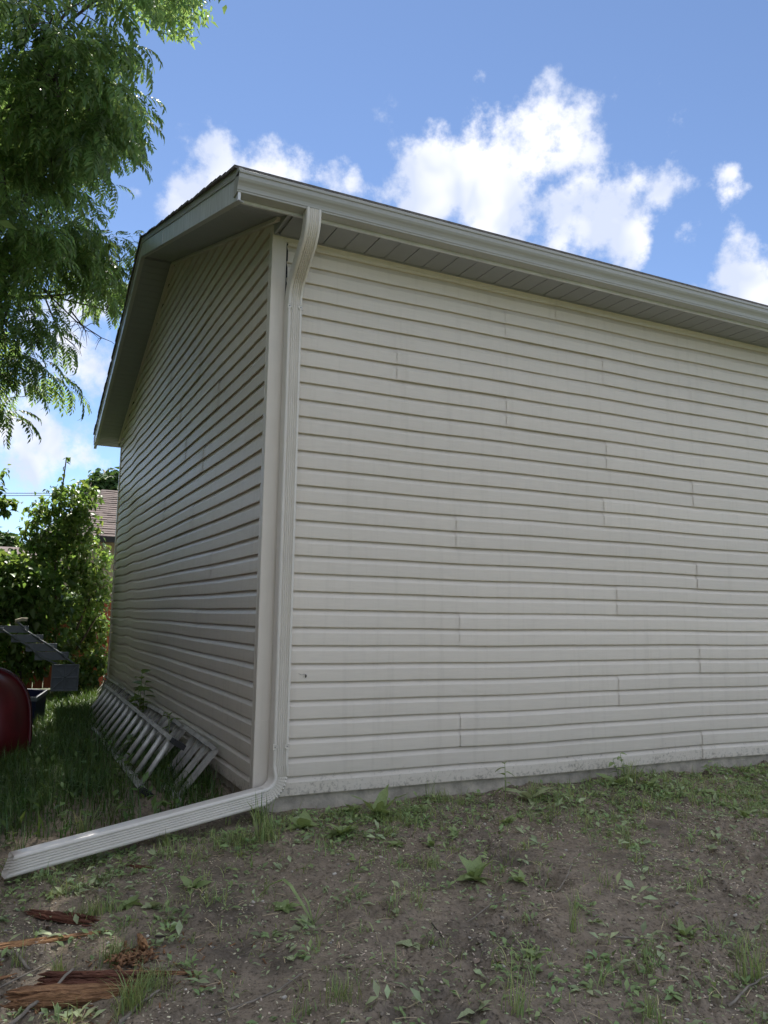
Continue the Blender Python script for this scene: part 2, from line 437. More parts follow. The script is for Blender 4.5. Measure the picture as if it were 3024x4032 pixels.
def soil(nt, colout, tc, b):
    N = nt.nodes.new; L = nt.links.new
    sp = N('ShaderNodeSeparateXYZ'); L(tc.outputs['Object'], sp.inputs[0])
    # crumbly surface: dark pores and pale dry grains
    nf = N('ShaderNodeTexNoise'); nf.inputs['Scale'].default_value = 55; nf.inputs['Detail'].default_value = 6; nf.inputs['Roughness'].default_value = .75
    L(tc.outputs['Object'], nf.inputs['Vector'])
    d1 = N('ShaderNodeMapRange'); d1.inputs['From Min'].default_value = .47; d1.inputs['From Max'].default_value = .36; d1.inputs['To Max'].default_value = .95
    L(nf.outputs['Fac'], d1.inputs['Value'])
    colout = mixc(nt, d1.outputs[0], colout, (.055, .043, .032))
    d2 = N('ShaderNodeMapRange'); d2.inputs['From Min'].default_value = .54; d2.inputs['From Max'].default_value = .70; d2.inputs['To Max'].default_value = .7
    L(nf.outputs['Fac'], d2.inputs['Value'])
    colout = mixc(nt, d2.outputs[0], colout, (.31, .265, .205))
    # fine crumbs: light flecks
    vo = N('ShaderNodeTexVoronoi'); vo.inputs['Scale'].default_value = 120; L(tc.outputs['Object'], vo.inputs['Vector'])
    cr = N('ShaderNodeMapRange'); cr.inputs['From Min'].default_value = .13; cr.inputs['From Max'].default_value = .05; cr.inputs['To Max'].default_value = .5
    L(vo.outputs['Distance'], cr.inputs['Value'])
    nz = N('ShaderNodeTexNoise'); nz.inputs['Scale'].default_value = 5; nz.inputs['Detail'].default_value = 6; L(tc.outputs['Object'], nz.inputs['Vector'])
    mr = N('ShaderNodeMapRange'); mr.inputs['From Min'].default_value = .42; mr.inputs['From Max'].default_value = .6; L(nz.outputs['Fac'], mr.inputs['Value'])
    mu = N('ShaderNodeMath'); mu.operation = 'MULTIPLY'; L(cr.outputs[0], mu.inputs[0]); L(mr.outputs[0], mu.inputs[1])
    c1 = mixc(nt, mu.outputs[0], colout, (.42, .36, .26))
    # patches of wetter, darker mud
    n2 = N('ShaderNodeTexNoise'); n2.inputs['Scale'].default_value = 2.2; n2.inputs['Detail'].default_value = 8; n2.inputs['Roughness'].default_value = .65
    L(tc.outputs['Object'], n2.inputs['Vector'])
    r2 = N('ShaderNodeMapRange'); r2.inputs['From Min'].default_value = .5; r2.inputs['From Max'].default_value = .66; r2.inputs['To Max'].default_value = .7
    L(n2.outputs['Fac'], r2.inputs['Value'])
    c2 = mixc(nt, r2.outputs[0], c1, (.088, .073, .058))
    # lawn beyond the bare yard
    gm = N('ShaderNodeVectorMath'); gm.operation = 'DISTANCE'; gm.inputs[1].default_value = (1.2, .5, 0); L(tc.outputs['Object'], gm.inputs[0])
    g2 = N('ShaderNodeMapRange'); g2.inputs['From Min'].default_value = 6.5; g2.inputs['From Max'].default_value = 9.0
    ga = N('ShaderNodeMath'); ga.operation = 'MULTIPLY_ADD'; ga.inputs[1].default_value = 3.0
    L(nz.outputs['Fac'], ga.inputs[0]); L(gm.outputs['Value'], ga.inputs[2]); L(ga.outputs[0], g2.inputs['Value'])
    gn = N('ShaderNodeTexNoise'); gn.inputs['Scale'].default_value = 30; gn.inputs['Detail'].default_value = 6; L(tc.outputs['Object'], gn.inputs['Vector'])
    gc = N('ShaderNodeMix'); gc.data_type = 'RGBA'; gc.inputs['A'].default_value = (.045, .06, .028, 1); gc.inputs['B'].default_value = (.095, .115, .055, 1)
    L(gn.outputs['Fac'], gc.inputs['Factor'])
    # dampness makes parts of the mud shine a little
    rr = N('ShaderNodeMapRange'); rr.inputs['From Min'].default_value = .45; rr.inputs['From Max'].default_value = .65; rr.inputs['To Min'].default_value = .9; rr.inputs['To Max'].default_value = .55
    L(n2.outputs['Fac'], rr.inputs['Value']); L(rr.outputs[0], b.inputs['Roughness'])
    return mixc(nt, g2.outputs[0], c2, gc.outputs['Result'])
mat('soil', (.255, .205, .150), rough=.9, var=.25, scale=14, bump=1.0, bscale=70, detail=9, spec=.3, extra=soil)

# ------------------------------------------------------------------ ground
HOLES = [(0.12, -1.52, .07, .045), (1.0, -1.53, .09, .05), (0.95, -1.40, .05, .03), (2.05, -1.95, .12, .03), (3.75, -.12, .10, -.05), (0.62, -2.2, .08, .02)]
def g0(x, y):
    return -.09 + .07 * np.clip(x, -2.5, 0) + .05 * np.clip(y, -6, 0)
def gz(x, y):
    x = np.asarray(x, float); y = np.asarray(y, float)
    z = g0(x, y)
    z = z + .045 * fbm(x * 1.3, y * 1.3, 3, 1) * np.clip(-y * 2 + .5, .5, 1)
    z = z + .055 * fbm(x * 6, y * 6, 3, 2)
    rough = np.clip(fbm(x * 2.1, y * 2.1, 3, 5) * 4 + .5, .28, 1)
    z = z + rough * (.075 * np.abs(fbm(x * 20, y * 20, 3, 3)) + .028 * fbm(x * 48, y * 48, 2, 4))
    for hx, hy, r, dep in HOLES:
        d2 = ((x - hx) ** 2 + (y - hy) ** 2) / r ** 2
        z = z - dep * np.exp(-d2) + dep * .45 * np.exp(-(np.sqrt(d2) - 1.6) ** 2 * 3)
    return z

def ground_at(u, v):
    """the point of the ground seen at photograph position (u, v)"""
    d = pix_dir(u, v)
    z = -.15
    for _ in range(12):
        t = (z - CAM[2]) / d[2]
        p = CAM + t * d
        z = float(g0(p[0], p[1]))
    return np.array([p[0], p[1], float(gz(p[0], p[1]))])

def on_plane(u, v, ax, val):
    d = pix_dir(u, v)
    return CAM + (val - CAM[ax]) / d[ax] * d

def build_ground():
    xs = np.concatenate([[-400, -200, -100, -50, -25, -14, -9, -6.5, -5, -4.2, -3.6, -3.2, -2.9], np.arange(-2.6, -1.7, .08), np.arange(-1.7, 4.9, .0125),
                         np.arange(4.95, 7, .15), [8, 10, 14, 20, 30, 60, 120, 250, 400]])
    ys = np.concatenate([[-400, -200, -100, -50, -25, -14, -9, -7, -6], np.arange(-5.5, -3.2, .12), np.arange(-3.2, .35, .0125), np.arange(.4, 2.5, .05),
                         np.arange(2.6, 10, .2), [11, 13, 16, 20, 30, 50, 100, 200, 400]])
    X, Y = np.meshgrid(xs, ys)
    Z = gz(X, Y)
    V = np.stack([X, Y, Z], -1).reshape(-1, 3)
    nx, ny = len(xs), len(ys)
    i = np.arange(ny - 1)[:, None] * nx + np.arange(nx - 1)[None]
    F = np.stack([i, i + 1, i + nx + 1, i + nx], -1).reshape(-1, 4)
    link('ground', quad_mesh('ground', V, F, MAT['soil'], True), kind='structure')
build_ground()

# ------------------------------------------------------------------ garage
E_ = .1143            # exposed height of one siding course
LX, LY = 9.75, 7.37   # eave wall and gable wall
ZS = 3.592            # eave soffit
RK = .335             # rake overhang
EV = .30              # eave overhang
def rake_z(y):        # underside of the rake soffit
    return ZS + (y + EV) / 3 if y <= LY / 2 else ZS + (LY - y + EV) / 3

garage = empty('garage', 'beige vinyl-sided garage with gutter, white soffits and gabled roof', 'garage')
MB().box(.034, LX - .034, .034, LY - .034, -.6, .02).build('foundation', MAT['concrete'], garage)

def course_profile(k0, n, zmax):
    """(depth out of the wall, z) from the bottom butt of the panel upward"""
    p = []
    for i in range(n):
        z = (k0 + i) * E_
        p += [(-.0225, z + .008), (-.0070, z + .008), (-.0058, z - .0004), (-.0012, z - .0008), (.0, z + .0026), (.0003, z + .03), (-.0005, z + .655 * E_), (-.0026, z + .69 * E_), (-.0200, z + .955 * E_), (-.0225, z + E_ + .0008)]
    p.append((-.0228, (k0 + n) * E_ + .012))
    q = []
    for d, z in p:
        if z > zmax:
            d0, z0 = q[-1]
            if z0 < zmax: q.append((d, zmax))
            break
        q.append((d, z))
    return q

def wave(wall, s, z):
    if wall == 'eave':
        return .0032 * math.sin(s * 2.1 + z * 1.3) + .0016 * math.sin(s * 5.3 + 2 * z), .0026 * math.sin(s * 3.1 + z * 1.7) + .0016 * math.sin(s * 7.3 - z * 4.1)
    w = min(max((s - 4.3) / 1.4, 0), 1) * min(max((7.25 - s) / .5, 0), 1)
    return .002 * math.sin(s * 2.3 + z) + w * .011 * math.sin(s * 4.6 + .35 * z + .6), .0015 * math.sin(s * 3 + z) + w * .0035 * math.sin(s * 5.1 + z * .9)

def siding_panel(wall, parent, k0, s0, s1, lift=0.0, n=2):
    zmax = ZS + .004 if wall == 'eave' else 99
    prof = course_profile(k0, n, zmax)
    if len(prof) < 3:
        return
    seg = max(2, int((s1 - s0) / (.24 if wall == 'eave' else .16)))
    mb = MB()
    rows = []
    for d, z in prof:
        a, b = s0, s1
        if wall == 'gable':
            lim = (z - (ZS + EV / 3)) * 3 - .01
            a = max(a, lim); b = min(b, LY - lim)
            if b < a: a = b = LY / 2
        r = []
        for t in np.linspace(0, 1, seg + 1):
            s = a + (b - a) * t
            dz, dd = wave(wall, s, z)
            dep = d + lift + dd
            P = (s, -dep, z + dz) if wall == 'eave' else (-dep, s, z + dz)
            r.append(P)
        rows.append(r)
    W = seg + 1
    vs = [p for r in rows for p in r]
    fs = []
    for i in range(len(rows) - 1):
        for j in range(seg):
            q = (i * W + j, i * W + j + 1, (i + 1) * W + j + 1, (i + 1) * W + j)
            fs.append(q if wall == 'eave' else q[::-1])
    mb.add(vs, fs)
    # thickness at the exposed end of a lapped panel
    if lift:
        for end in ():
            o = len(mb.v)
            for i in range(len(rows)):
                x, y, z = vs[i * W + end]
                mb.v.append((x, y + .003, z) if wall == 'eave' else (x + .003, y, z))
            for i in range(len(rows) - 1):
                mb.f.append((i * W + end, (i + 1) * W + end, o + i + 1, o + i))
    mb.build('siding_panel', MAT['siding'], parent)

# eave wall
wall_e = MB().box(.05, LX - .05, .042, .11, -.05, ZS + .05).build('wall', MAT['dark'], garage)
JO = {0: 3.722, 2: 1.45, 4: 2.862, 6: 3.726, 8: 1.44, 10: 2.864, 12: 3.722, 14: 1.406, 16: 2.752, 18: 3.71, 20: 2.787, 22: 1.838, 24: .92, 26: 2.762, 28: 1.832, 30: 2.3}
for k in range(0, 32, 2):
    cuts = [.102]
    j = JO[k]
    while j < LX - .1:
        cuts.append(j); j += 3.66
    cuts.append(LX - .05)
    for i in range(len(cuts) - 1):
        siding_panel('eave', wall_e, k, cuts[i], cuts[i + 1] + (.025 if i < len(cuts) - 2 else 0), .0048 if i % 2 else 0.0)
# gable wall
mb = MB()
zc = lambda y: rake_z(y) + .06
mb.add([(.042, .03, -.05), (.042, LY - .03, -.05), (.042, LY - .03, zc(LY)), (.042, LY / 2, zc(LY / 2)), (.042, .03, zc(0)),
        (.11, .03, -.05), (.11, LY - .03, -.05), (.11, LY - .03, zc(LY)), (.11, LY / 2, zc(LY / 2)), (.11, .03, zc(0))],
       [(4, 3, 2, 1, 0), (5, 6, 7, 8, 9), (0, 1, 6, 5), (1, 2, 7, 6), (2, 3, 8, 7), (3, 4, 9, 8), (4, 0, 5, 9)])
wall_g = mb.build('wall', MAT['dark'], garage)
for idx, k in enumerate(range(0, 44, 2)):
    j = [1.35, 2.9, 2.1, 3.5, 1.8, 2.55][idx % 6]
    cuts = [.03]
    lim = max(0, ((k + 1) * E_ - (ZS + EV / 3)) * 3)
    while j < LY - .1:
        if lim + .2 < j < LY - lim - .2: cuts.append(j)
        j += 3.66
    cuts.append(LY - .03)
    for i in range(len(cuts) - 1):
        siding_panel('gable', wall_g, k, cuts[i], cuts[i + 1] + (.02 if i < len(cuts) - 2 else 0), .0040 if i % 2 else 0.0)
# the two walls turned away from the yard
MB().box(.03, LX - .03, LY - .09, LY - .02, -.05, ZS + .05).build('wall', MAT['siding'], garage)
mb = MB()
x0, x1 = LX - .09, LX - .02
mb.add([(x, y, z) for x in (x0, x1) for y, z in ((.03, -.05), (LY - .03, -.05), (LY - .03, zc(LY)), (LY / 2, zc(LY / 2)), (.03, zc(0)))],
       [(4, 3, 2, 1, 0), (5, 6, 7, 8, 9), (0, 1, 6, 5), (1, 2, 7, 6), (2, 3, 8, 7), (3, 4, 9, 8), (4, 0, 5, 9)])
mb.build('wall', MAT['siding'], garage)

def corner_post(name, cx, cy, sx, sy, z0, z1, out=.012, parent=garage):
    """L-shaped outside corner with a rounded nose and ribbed pockets; sx, sy point from the corner along the two walls"""
    w = .086
    # outline in (a = along x wall, b = along y wall), nose at (-out,-out)
    pts = [(w, .004), (w, -out), (w - .008, -out), (w - .009, -out + .0025), (w - .012, -out + .0025), (w - .013, -out)]
    for t in np.linspace(0, 1, 5):
        a = math.pi / 2 * t
        pts.append((-out + .007 - .007 * math.sin(a), -out + .007 - .007 * math.cos(a)))
    pts += [(-out, w - .045), (-out + .0025, w - .044), (-out + .0025, w - .041), (-out, w - .040), (-out, w - .03), (.004, w - .03)]
    P = [(cx + a * sx, cy + b * sy) for a, b in pts]
    n = len(P)
    mb = MB()
    mb.add([(x, y, z) for z in (z0, z1) for x, y in P], [(i, i + 1, n + i + 1, n + i) if sx * sy > 0 else (i + 1, i, n + i, n + i + 1) for i in range(n - 1)])
    mb.add([(x, y, z0) for x, y in P], [tuple(range(n))])
    mb.add([(x, y, z1) for x, y in P], [tuple(range(n))])
    return mb.build(name, MAT['trim'], parent)
corner_post('corner_post', 0, 0, 1, 1, .455, ZS + .06)
corner_post('corner_post', 0, 0, 1, 1, -.055, .462, .0138)
corner_post('corner_post', 0, LY, 1, -1, -.05, ZS + .06)
corner_post('corner_post', LX, 0, -1, 1, -.05, ZS + .06)
# starter strip shadow gap and trim under the soffit
MB().box(.09, LX, -.006, .02, ZS - .030, ZS - .001).box(.09, LX, -.011, .02, ZS - .006, ZS - .002).build('frieze_trim', MAT['trim'], garage)

# eave soffit: one panel per foot of wall, with a groove in the middle of each
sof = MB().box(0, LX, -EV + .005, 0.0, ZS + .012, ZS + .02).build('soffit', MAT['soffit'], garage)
def soffit_panel_mesh():
    mb = MB()
    w, h = .3048, .007
    pr = [(0.002, h), (.004, 0), (.144, 0), (.148, .005), (.156, .005), (.160, 0), (w - .004, 0), (w - .002, h)]
    y0, y1 = -EV + .006, -.002
    vs = [(x, y, z) for y in (y0, y1) for x, z in pr]
    n = len(pr)
    mb.add(vs, [(i + 1, i, n + i, n + i + 1) for i in range(n - 1)])
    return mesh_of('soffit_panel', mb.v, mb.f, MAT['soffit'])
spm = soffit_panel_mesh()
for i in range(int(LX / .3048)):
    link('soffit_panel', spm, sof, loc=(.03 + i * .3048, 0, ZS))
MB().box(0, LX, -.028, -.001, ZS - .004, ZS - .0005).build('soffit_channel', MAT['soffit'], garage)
# rake soffits, panels set across the overhang
sl_len = math.hypot(LY / 2 + EV, (LY / 2 + EV) / 3)
ang = math.atan(1 / 3)
for sgn in (1, -1):
    mb = MB()
    y0 = -EV - .02 if sgn > 0 else LY + EV + .02
    ym = LY / 2
    z0, zm = rake_z(y0) + .016, rake_z(ym) + .016
    mb.hexa([(-RK + .004, y0, z0), (0, y0, z0), (0, ym, zm), (-RK + .004, ym, zm), (-RK + .004, y0, z0 + .006), (0, y0, z0 + .006), (0, ym, zm + .006), (-RK + .004, ym, zm + .006)])
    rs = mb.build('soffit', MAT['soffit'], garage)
    n = int(sl_len / .1016)
    for i in range(n):
        mb = MB()
        def pt(t, x, dz):
            s = (i + t) * .1016
            y = (-EV + s * math.cos(ang)) if sgn > 0 else (LY + EV - s * math.cos(ang))
            return (x, y, ZS + s * math.sin(ang) + dz)
        xs_ = (-RK + .005, -.001)
        pr = [(.0, .012), (.03, .0), (.97, .0), (1., .012)]
        vs = [pt(t, x, dz) for x in xs_ for t, dz in pr]
        mb.add(vs, [(j, j + 1, 5 + j, 4 + j) if sgn > 0 else (j + 1, j, 4 + j, 5 + j) for j in range(3)])
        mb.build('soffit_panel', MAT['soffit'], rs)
    # channel where wall and rake soffit meet
    a = (-.013, -.14 if sgn > 0 else LY + .14); b = (-.013, LY / 2)
    MB().bar((a[0], a[1], rake_z(a[1]) - .012), (b[0], b[1], rake_z(b[1]) - .012), .030, .028).bar((a[0] - .020, a[1], rake_z(a[1]) - .028), (b[0] - .020, b[1], rake_z(b[1]) - .028), .010, .012).build('rake_channel', MAT['trim'], garage)
# little triangular return between the flat and the sloping soffit
for y_a, y_b in ((-EV, .02), (LY + EV, LY - .02)):
    MB().add([(x, y, z) for x in (-.004, .012) for y, z in ((y_a, ZS - .001), (y_b, ZS - .001), (y_b, rake_z(y_b) + .016), (y_a, rake_z(y_a) + .016))],
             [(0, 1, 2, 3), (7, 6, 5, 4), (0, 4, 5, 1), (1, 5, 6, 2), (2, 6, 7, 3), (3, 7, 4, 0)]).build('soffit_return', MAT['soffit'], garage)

# fascias
MB().box(-RK, LX + RK, -EV - .018, -EV, ZS - .006, ZS + .16).build('fascia', MAT['fascia'], garage)
MB().box(-RK, LX + RK, LY + EV, LY + EV + .018, ZS - .006, ZS + .16).build('fascia', MAT['fascia'], garage)
def rake_board(name, ya, yb, lo, hi, x0, x1, matn, parent=garage):
    f = lambda y, d: rake_z(y) + d
    return MB().hexa([(x0, ya, f(ya, lo)), (x1, ya, f(ya, lo)), (x1, yb, f(yb, lo)), (x0, yb, f(yb, lo)),
                      (x0, ya, f(ya, hi)), (x1, ya, f(ya, hi)), (x1, yb, f(yb, hi)), (x0, yb, f(yb, hi))]).build(name, MAT[matn], parent)
rake_board('rake_fascia', -EV - .10, 2.32, -.012, .138, -RK - .016, -RK, 'fascia')
rake_board('rake_fascia', 2.305, LY / 2, -.014, .138, -RK - .019, -RK, 'fascia')
rake_board('rake_fascia', LY / 2, LY + EV + .1, -.012, .138, -RK - .016, -RK, 'fascia')
rake_board('rake_drip_edge', -EV - .13, 2.18, .140, .192, -RK - .024, -RK, 'gutter')
rake_board('rake_drip_edge', 2.16, LY / 2, .144, .194, -RK - .027, -RK, 'gutter')
rake_board('rake_drip_edge', LY / 2, LY + EV + .13, .140, .192, -RK - .024, -RK, 'gutter')
rake_board('rake_fascia_lip', -EV - .10, LY / 2, -.0125, -.006, -RK - .019, -RK + .02, 'gutter')
rake_board('rake_fascia_lip', LY / 2, LY + EV + .10, -.0125, -.006, -RK - .019, -RK + .02, 'gutter')

# roof: decked slopes with stepped shingle courses whose ends show along the rake
roof = MB()
for sgn in (1, -1):
    n = 34; expo = (sl_len + .08) / n
    for i in range(n):
        def rp(s, up):
            y = (-EV - .075 + s * math.cos(ang)) if sgn > 0 else (LY + EV + .075 - s * math.cos(ang))
            return y, ZS + (s - .079) * math.sin(ang) + .194 + up
        s0, s1 = i * expo - .012, (i + 1) * expo + .03
        j0, j1 = random.uniform(-.006, .006), random.uniform(-.01, .01)
        xa, xb = -RK - .040 + j0, LX + RK + .04 + j1
        ya, za = rp(s0, .0); yb, zb = rp(s1, .0)
        lo, hi = .0, .020
        p = [(xa, ya, za + lo), (xb, ya, za + lo), (xb, yb, zb + lo - .004), (xa, yb, zb + lo - .004),
             (xa, ya, za + hi), (xb, ya, za + hi), (xb, yb, zb + hi - .008), (xa, yb, zb + hi - .008)]
        roof.hexa(p if sgn > 0 else [p[k] for k in (3, 2, 1, 0, 7, 6, 5, 4)])
roof_o = roof.build('roof', MAT['shingle'], garage)
zr = ZS + (LY / 2 + EV) / 3 + .205
MB().add([(x, y, z) for x in (-RK - .045, LX + RK + .045) for y, z in ((LY / 2 - .16, zr - .045), (LY / 2, zr + .016), (LY / 2 + .16, zr - .045), (LY / 2 + .16, zr - .055), (LY / 2, zr + .004), (LY / 2 - .16, zr - .055))],
         [(0, 1, 7, 6), (1, 2, 8, 7), (2, 3, 9, 8), (3, 4, 10, 9), (4, 5, 11, 10), (5, 0, 6, 11), (5, 4, 3, 2, 1, 0), (6, 7, 8, 9, 10, 11)]).build('ridge_cap', MAT['shingle'], roof_o)

# K-style gutter
GY0 = -EV - .020
def gutter(yb, sg, x0, x1):
    pr = [(0, .112), (0, .0), (.080, .0), (.0835, .002), (.0845, .011), (.089, .0135), (.0905, .024), (.094, .036), (.103, .050), (.114, .061), (.121, .074), (.123, .092), (.1235, .098), (.131, .102), (.1325, .117), (.129, .1195), (.118, .1195),
          (.118, .116), (.127, .115), (.1255, .105), (.117, .1005), (.116, .078), (.100, .057), (.088, .037), (.084, .017), (.078, .004), (.004, .004), (.004, .112)]
    n = len(pr); mb = MB()
    z0 = ZS + .010
    vs = [(x, yb - sg * a, z0 + b) for x in (x0, x1) for a, b in pr]
    mb.add(vs, [((i, (i + 1) % n, n + (i + 1) % n, n + i) if sg > 0 else ((i + 1) % n, i, n + i, n + (i + 1) % n)) for i in range(n)])
    g = mb.build('gutter', MAT['gutter'], garage)
    for xe, dx in ((x0, -.004), (x1, .004)):
        pp = pr[:17]
        m2 = MB()
        k = len(pp)
        m2.add([(x, yb - sg * a * 1.01, z0 + b - .001) for x in (xe, xe + dx) for a, b in pp],
               [tuple(range(k)), tuple(range(2 * k - 1, k - 1, -1))] + [(i, (i + 1) % k, k + (i + 1) % k, k + i) for i in range(k)])
        m2.build('gutter_end_cap', MAT['gutter'], g)
    return g
gutter(GY0, 1, -RK - .02, LX + RK)
gutter(LY - GY0, -1, -RK - .02, LX + RK)

# ------------------------------------------------------------------ downspout
spout = empty('downspout', 'beige corrugated downspout on the garage corner with a long ground extension', 'downspout', loc=(.13, -.06, 0))
SP0 = np.array([.13, -.06, 0.0])
def spout_profile(hw=.0495, hd=.0425, sc=1.0):
    """cross-section: (a across the wide face, b out of the wide front face); five grooves on each wide face"""
    pts = []
    def front(sign):
        out = []
        xs_ = np.linspace(-hw + .012, hw - .012, 43)
        for x in xs_:
            g = 0.0
            for k in range(5):
                c = (k - 2) * .0128
                g = max(g, math.cos(min(abs(x - c) / .0060, 1) * math.pi / 2) ** .7)
            out.append((x, hd - .010 * g))
        return [(x * sign, y * sign) for x, y in out]
    for q in (1, -1):
        pts += front(q)
        for a in np.linspace(90, 0, 6)[1:] if True else []:
            cx, cy = hw - .012, hd - .012
            pts.append((q * (cx + .012 * math.cos(R(a))), q * (cy + .012 * math.sin(R(a)))))
        # down the narrow side
        pts += [(q * hw, q * y) for y in (.012, -.012)]
        for a in np.linspace(0, -90, 6)[:-1]:
            cx, cy = hw - .012, -(hd - .012)
            pts.append((q * (cx + .012 * math.cos(R(a))), q * (cy + .012 * math.sin(R(a)))))
    return [(a * sc, b * sc) for a, b in pts]
def sweep(prof, frames):
    """frames: (origin, A axis, B axis, fn) where fn scales a profile point"""
    n = len(prof); mb = MB()
    for o, A, B, fn in frames:
        for a, b in prof:
            a2, b2 = fn(a, b) if fn else (a, b)
            mb.v.append(tuple(np.array(o) + A * a2 + B * b2 - SP0))
    for i in range(len(frames) - 1):
        for j in range(n):
            k = (j + 1) % n
            mb.f.append((i * n + j, i * n + k, (i + 1) * n + k, (i + 1) * n + j))
    return mb
PR = spout_profile(); X_ = np.array([1.0, 0, 0]); Y_ = np.array([0, 1.0, 0]); Z_ = np.array([0, 0, 1.0])
pipe_top, pipe_bot = 3.10, .20
fr = [((.13, -.06, z), X_, -Y_, None) for z in np.linspace(pipe_bot, pipe_top, 40)]
sweep(PR, fr).build('pipe', MAT['spout'], spout, True)
def arc_frames_yz(p0, p1, a0, a1, n, pleat):
    """elbow in the plane across the wall; angles from straight down, towards the wall positive"""
    fr = []
    p = np.array(p0, float)
    chord = np.zeros(3)
    for i in range(n + 1):
        a = a0 + (a1 - a0) * i / n
        d = np.array([0, math.sin(a), -math.cos(a)])
        if i: p = p + d * p1
        B = np.array([0, -math.cos(a), -math.sin(a)])
        ph = (i % 2) * pleat
        if a1 > a0: fn = (lambda ph: lambda x, b: (x * (1 - ph * .3), b - ph * (.5 - b / .08) * .08))(ph)
        else: fn = (lambda ph: lambda x, b: (x * (1 - ph * .3), b + ph * (.5 + b / .08) * .08 * -1))(ph)
        fr.append((p.copy(), X_, B, fn))
    return fr, p
# upper offset from the gutter outlet back to the wall
A1 = R(50)
f1 = [((.13, -.372, ZS + .02), X_, -Y_, None), ((.13, -.372, ZS - .015), X_, -Y_, None)]
fa, pe = arc_frames_yz((.13, -.372, ZS - .015), .0092, 0, A1, 20, .018)
d = np.array([0, math.sin(A1), -math.cos(A1)])
# length of the sloping run so that the lower bend ends over the wall pipe
fb_t, pt_ = arc_frames_yz((0, 0, 0), .0092, A1, 0, 20, .03)
run = (-.06 - pe[1] - pt_[1]) / d[1]
q = pe + d * run
fb, qe = arc_frames_yz(q, .0092, A1, 0, 20, .03)
frames = f1 + fa[1:] + fb + [(qe + np.array([0, 0, -.02]), X_, -Y_, None), (np.array([.13, -.06, pipe_top - .03]), X_ * 1.012, -Y_ * 1.012, None)]
sweep(PR, frames).build('offset_elbow', MAT['spout'], spout, True)
# lower elbow turning along the wall, then the extension lying on the ground
h_end = np.array([-1.33, -.40, -.170]); h_start = np.array([.02, -.082, -.026])
hd = (h_end - h_start); hl = np.linalg.norm(hd); hd /= hl
hx = hd.copy(); hx[2] = 0; hx /= np.linalg.norm(hx)
Bn = np.array([-hx[1], hx[0], 0]); Bn = Bn if Bn[1] < 0 else -Bn      # normal of the wide face that looks at the yard
turn = math.acos(np.clip(hd @ np.array([0, 0, -1.0]), -1, 1))
n = 22; rad = .115
p = np.array([.13, -.062, .205]); frames = []
frames.append((p.copy(), X_ * 1.02, -Y_ * 1.02, None))
for i in range(3):
    p = p + np.array([0, 0, -.02]); t = (i + 1) / 3
    B = -Y_ * (1 - t) + Bn * t; B /= np.linalg.norm(B)
    frames.append((p.copy(), np.cross(Z_, B) * 1.015, B * 1.015, None))
arc_start = p.copy()
for i in range(n + 1):
    a = turn * i / n
    T = hx * math.sin(a) + np.array([0, 0, -1.0]) * math.cos(a)
    if i: p = p + T * (rad * turn / n)
    A = np.cross(Bn, -T)
    if A @ (hx * math.cos(a) + Z_ * math.sin(a)) > 0: pass
    inner = hx * math.cos(a) + Z_ * math.sin(a)      # direction of the bend's centre
    sA = 1.0 if np.cross(Bn, Z_) @ X_ > 0 else -1.0
    A = -inner                                        # +A is the outer side
    ph = (i % 2) * 1.0
    fn = (lambda ph: lambda a_, b_: (a_ - ph * .005 * max(0, (a_ + .03) / .08), b_ * (1 - ph * .26 * max(0, (a_ + .045) / .095))))(ph if 0 < i < n else 0)
    frames.append((p.copy(), A, Bn, fn))
elbow_end = p.copy()
frames.append((p + hd * .03, frames[-1][1], Bn, None))
sweep(PR, frames).build('elbow', MAT['spout'], spout, False)
e0 = p + hd * .008
Aext = frames[-1][1]
ext_len = float((h_end - e0) @ hd)
cut = lambda a, b: (a, b)
fr = [(e0, Aext * .985, Bn * .985, None)] + [(e0 + hd * ext_len * t, Aext, Bn, None) for t in np.linspace(.03, .98, 24)]
mb = sweep(PR, fr)
# end cut on the slant: push the lower edge forward
nP = len(PR)
for j in range(nP):
    v = np.array(mb.v[-nP + j]); a = PR[j][0]
    mb.v[-nP + j] = tuple(v + hd * (.028 + .022 * a / .05))
ext = mb.build('extension', MAT['spout'], spout, True)
for o in (ext,):
    so = o.modifiers.new('wall', 'SOLIDIFY'); so.thickness = .0012; so.offset = -1
# riveted pentagon clips of the straps
def clip(z, side):
    mb = MB()
    x0 = -.052 if side < 0 else .052; s = 1 if side < 0 else -1
    out = [(x0, .018), (x0 + s * .020, .018), (x0 + s * .036, 0), (x0 + s * .020, -.018), (x0, -.018)]
    inn = [(x0 + s * .003, .013), (x0 + s * .018, .013), (x0 + s * .029, 0), (x0 + s * .018, -.013), (x0 + s * .003, -.013)]
    yb = -.0405
    vs = [(x, yb, z + b) for x, b in out] + [(x, yb - .0045, z + b) for x, b in [(x * .985 + x0 * .015, b * .9) for x, b in out]] + [(x, yb - .0045, z + b) for x, b in inn] + [(x, yb - .0015, z + b) for x, b in [(x * .97 + x0 * .03, b * .85) for x, b in inn]]
    fs = []
    for r in range(3):
        for j in range(5):
            k = (j + 1) % 5
            fs.append((r * 5 + j, r * 5 + k, r * 5 + 5 + k, r * 5 + 5 + j))
    fs.append((15, 16, 17, 18, 19))
    mb.add(vs, fs)
    c = mb.build('strap_clip', MAT['spout'], spout)
    m2 = MB(); m2.tube([(x0 + s * .014, yb - .001, z), (x0 + s * .014, yb - .006, z)], [.0045, .0035], 8)
    m2.build('rivet', MAT['steel'], c)
for z in (3.085, .315):
    for side in (-1, 1): clip(z, side)

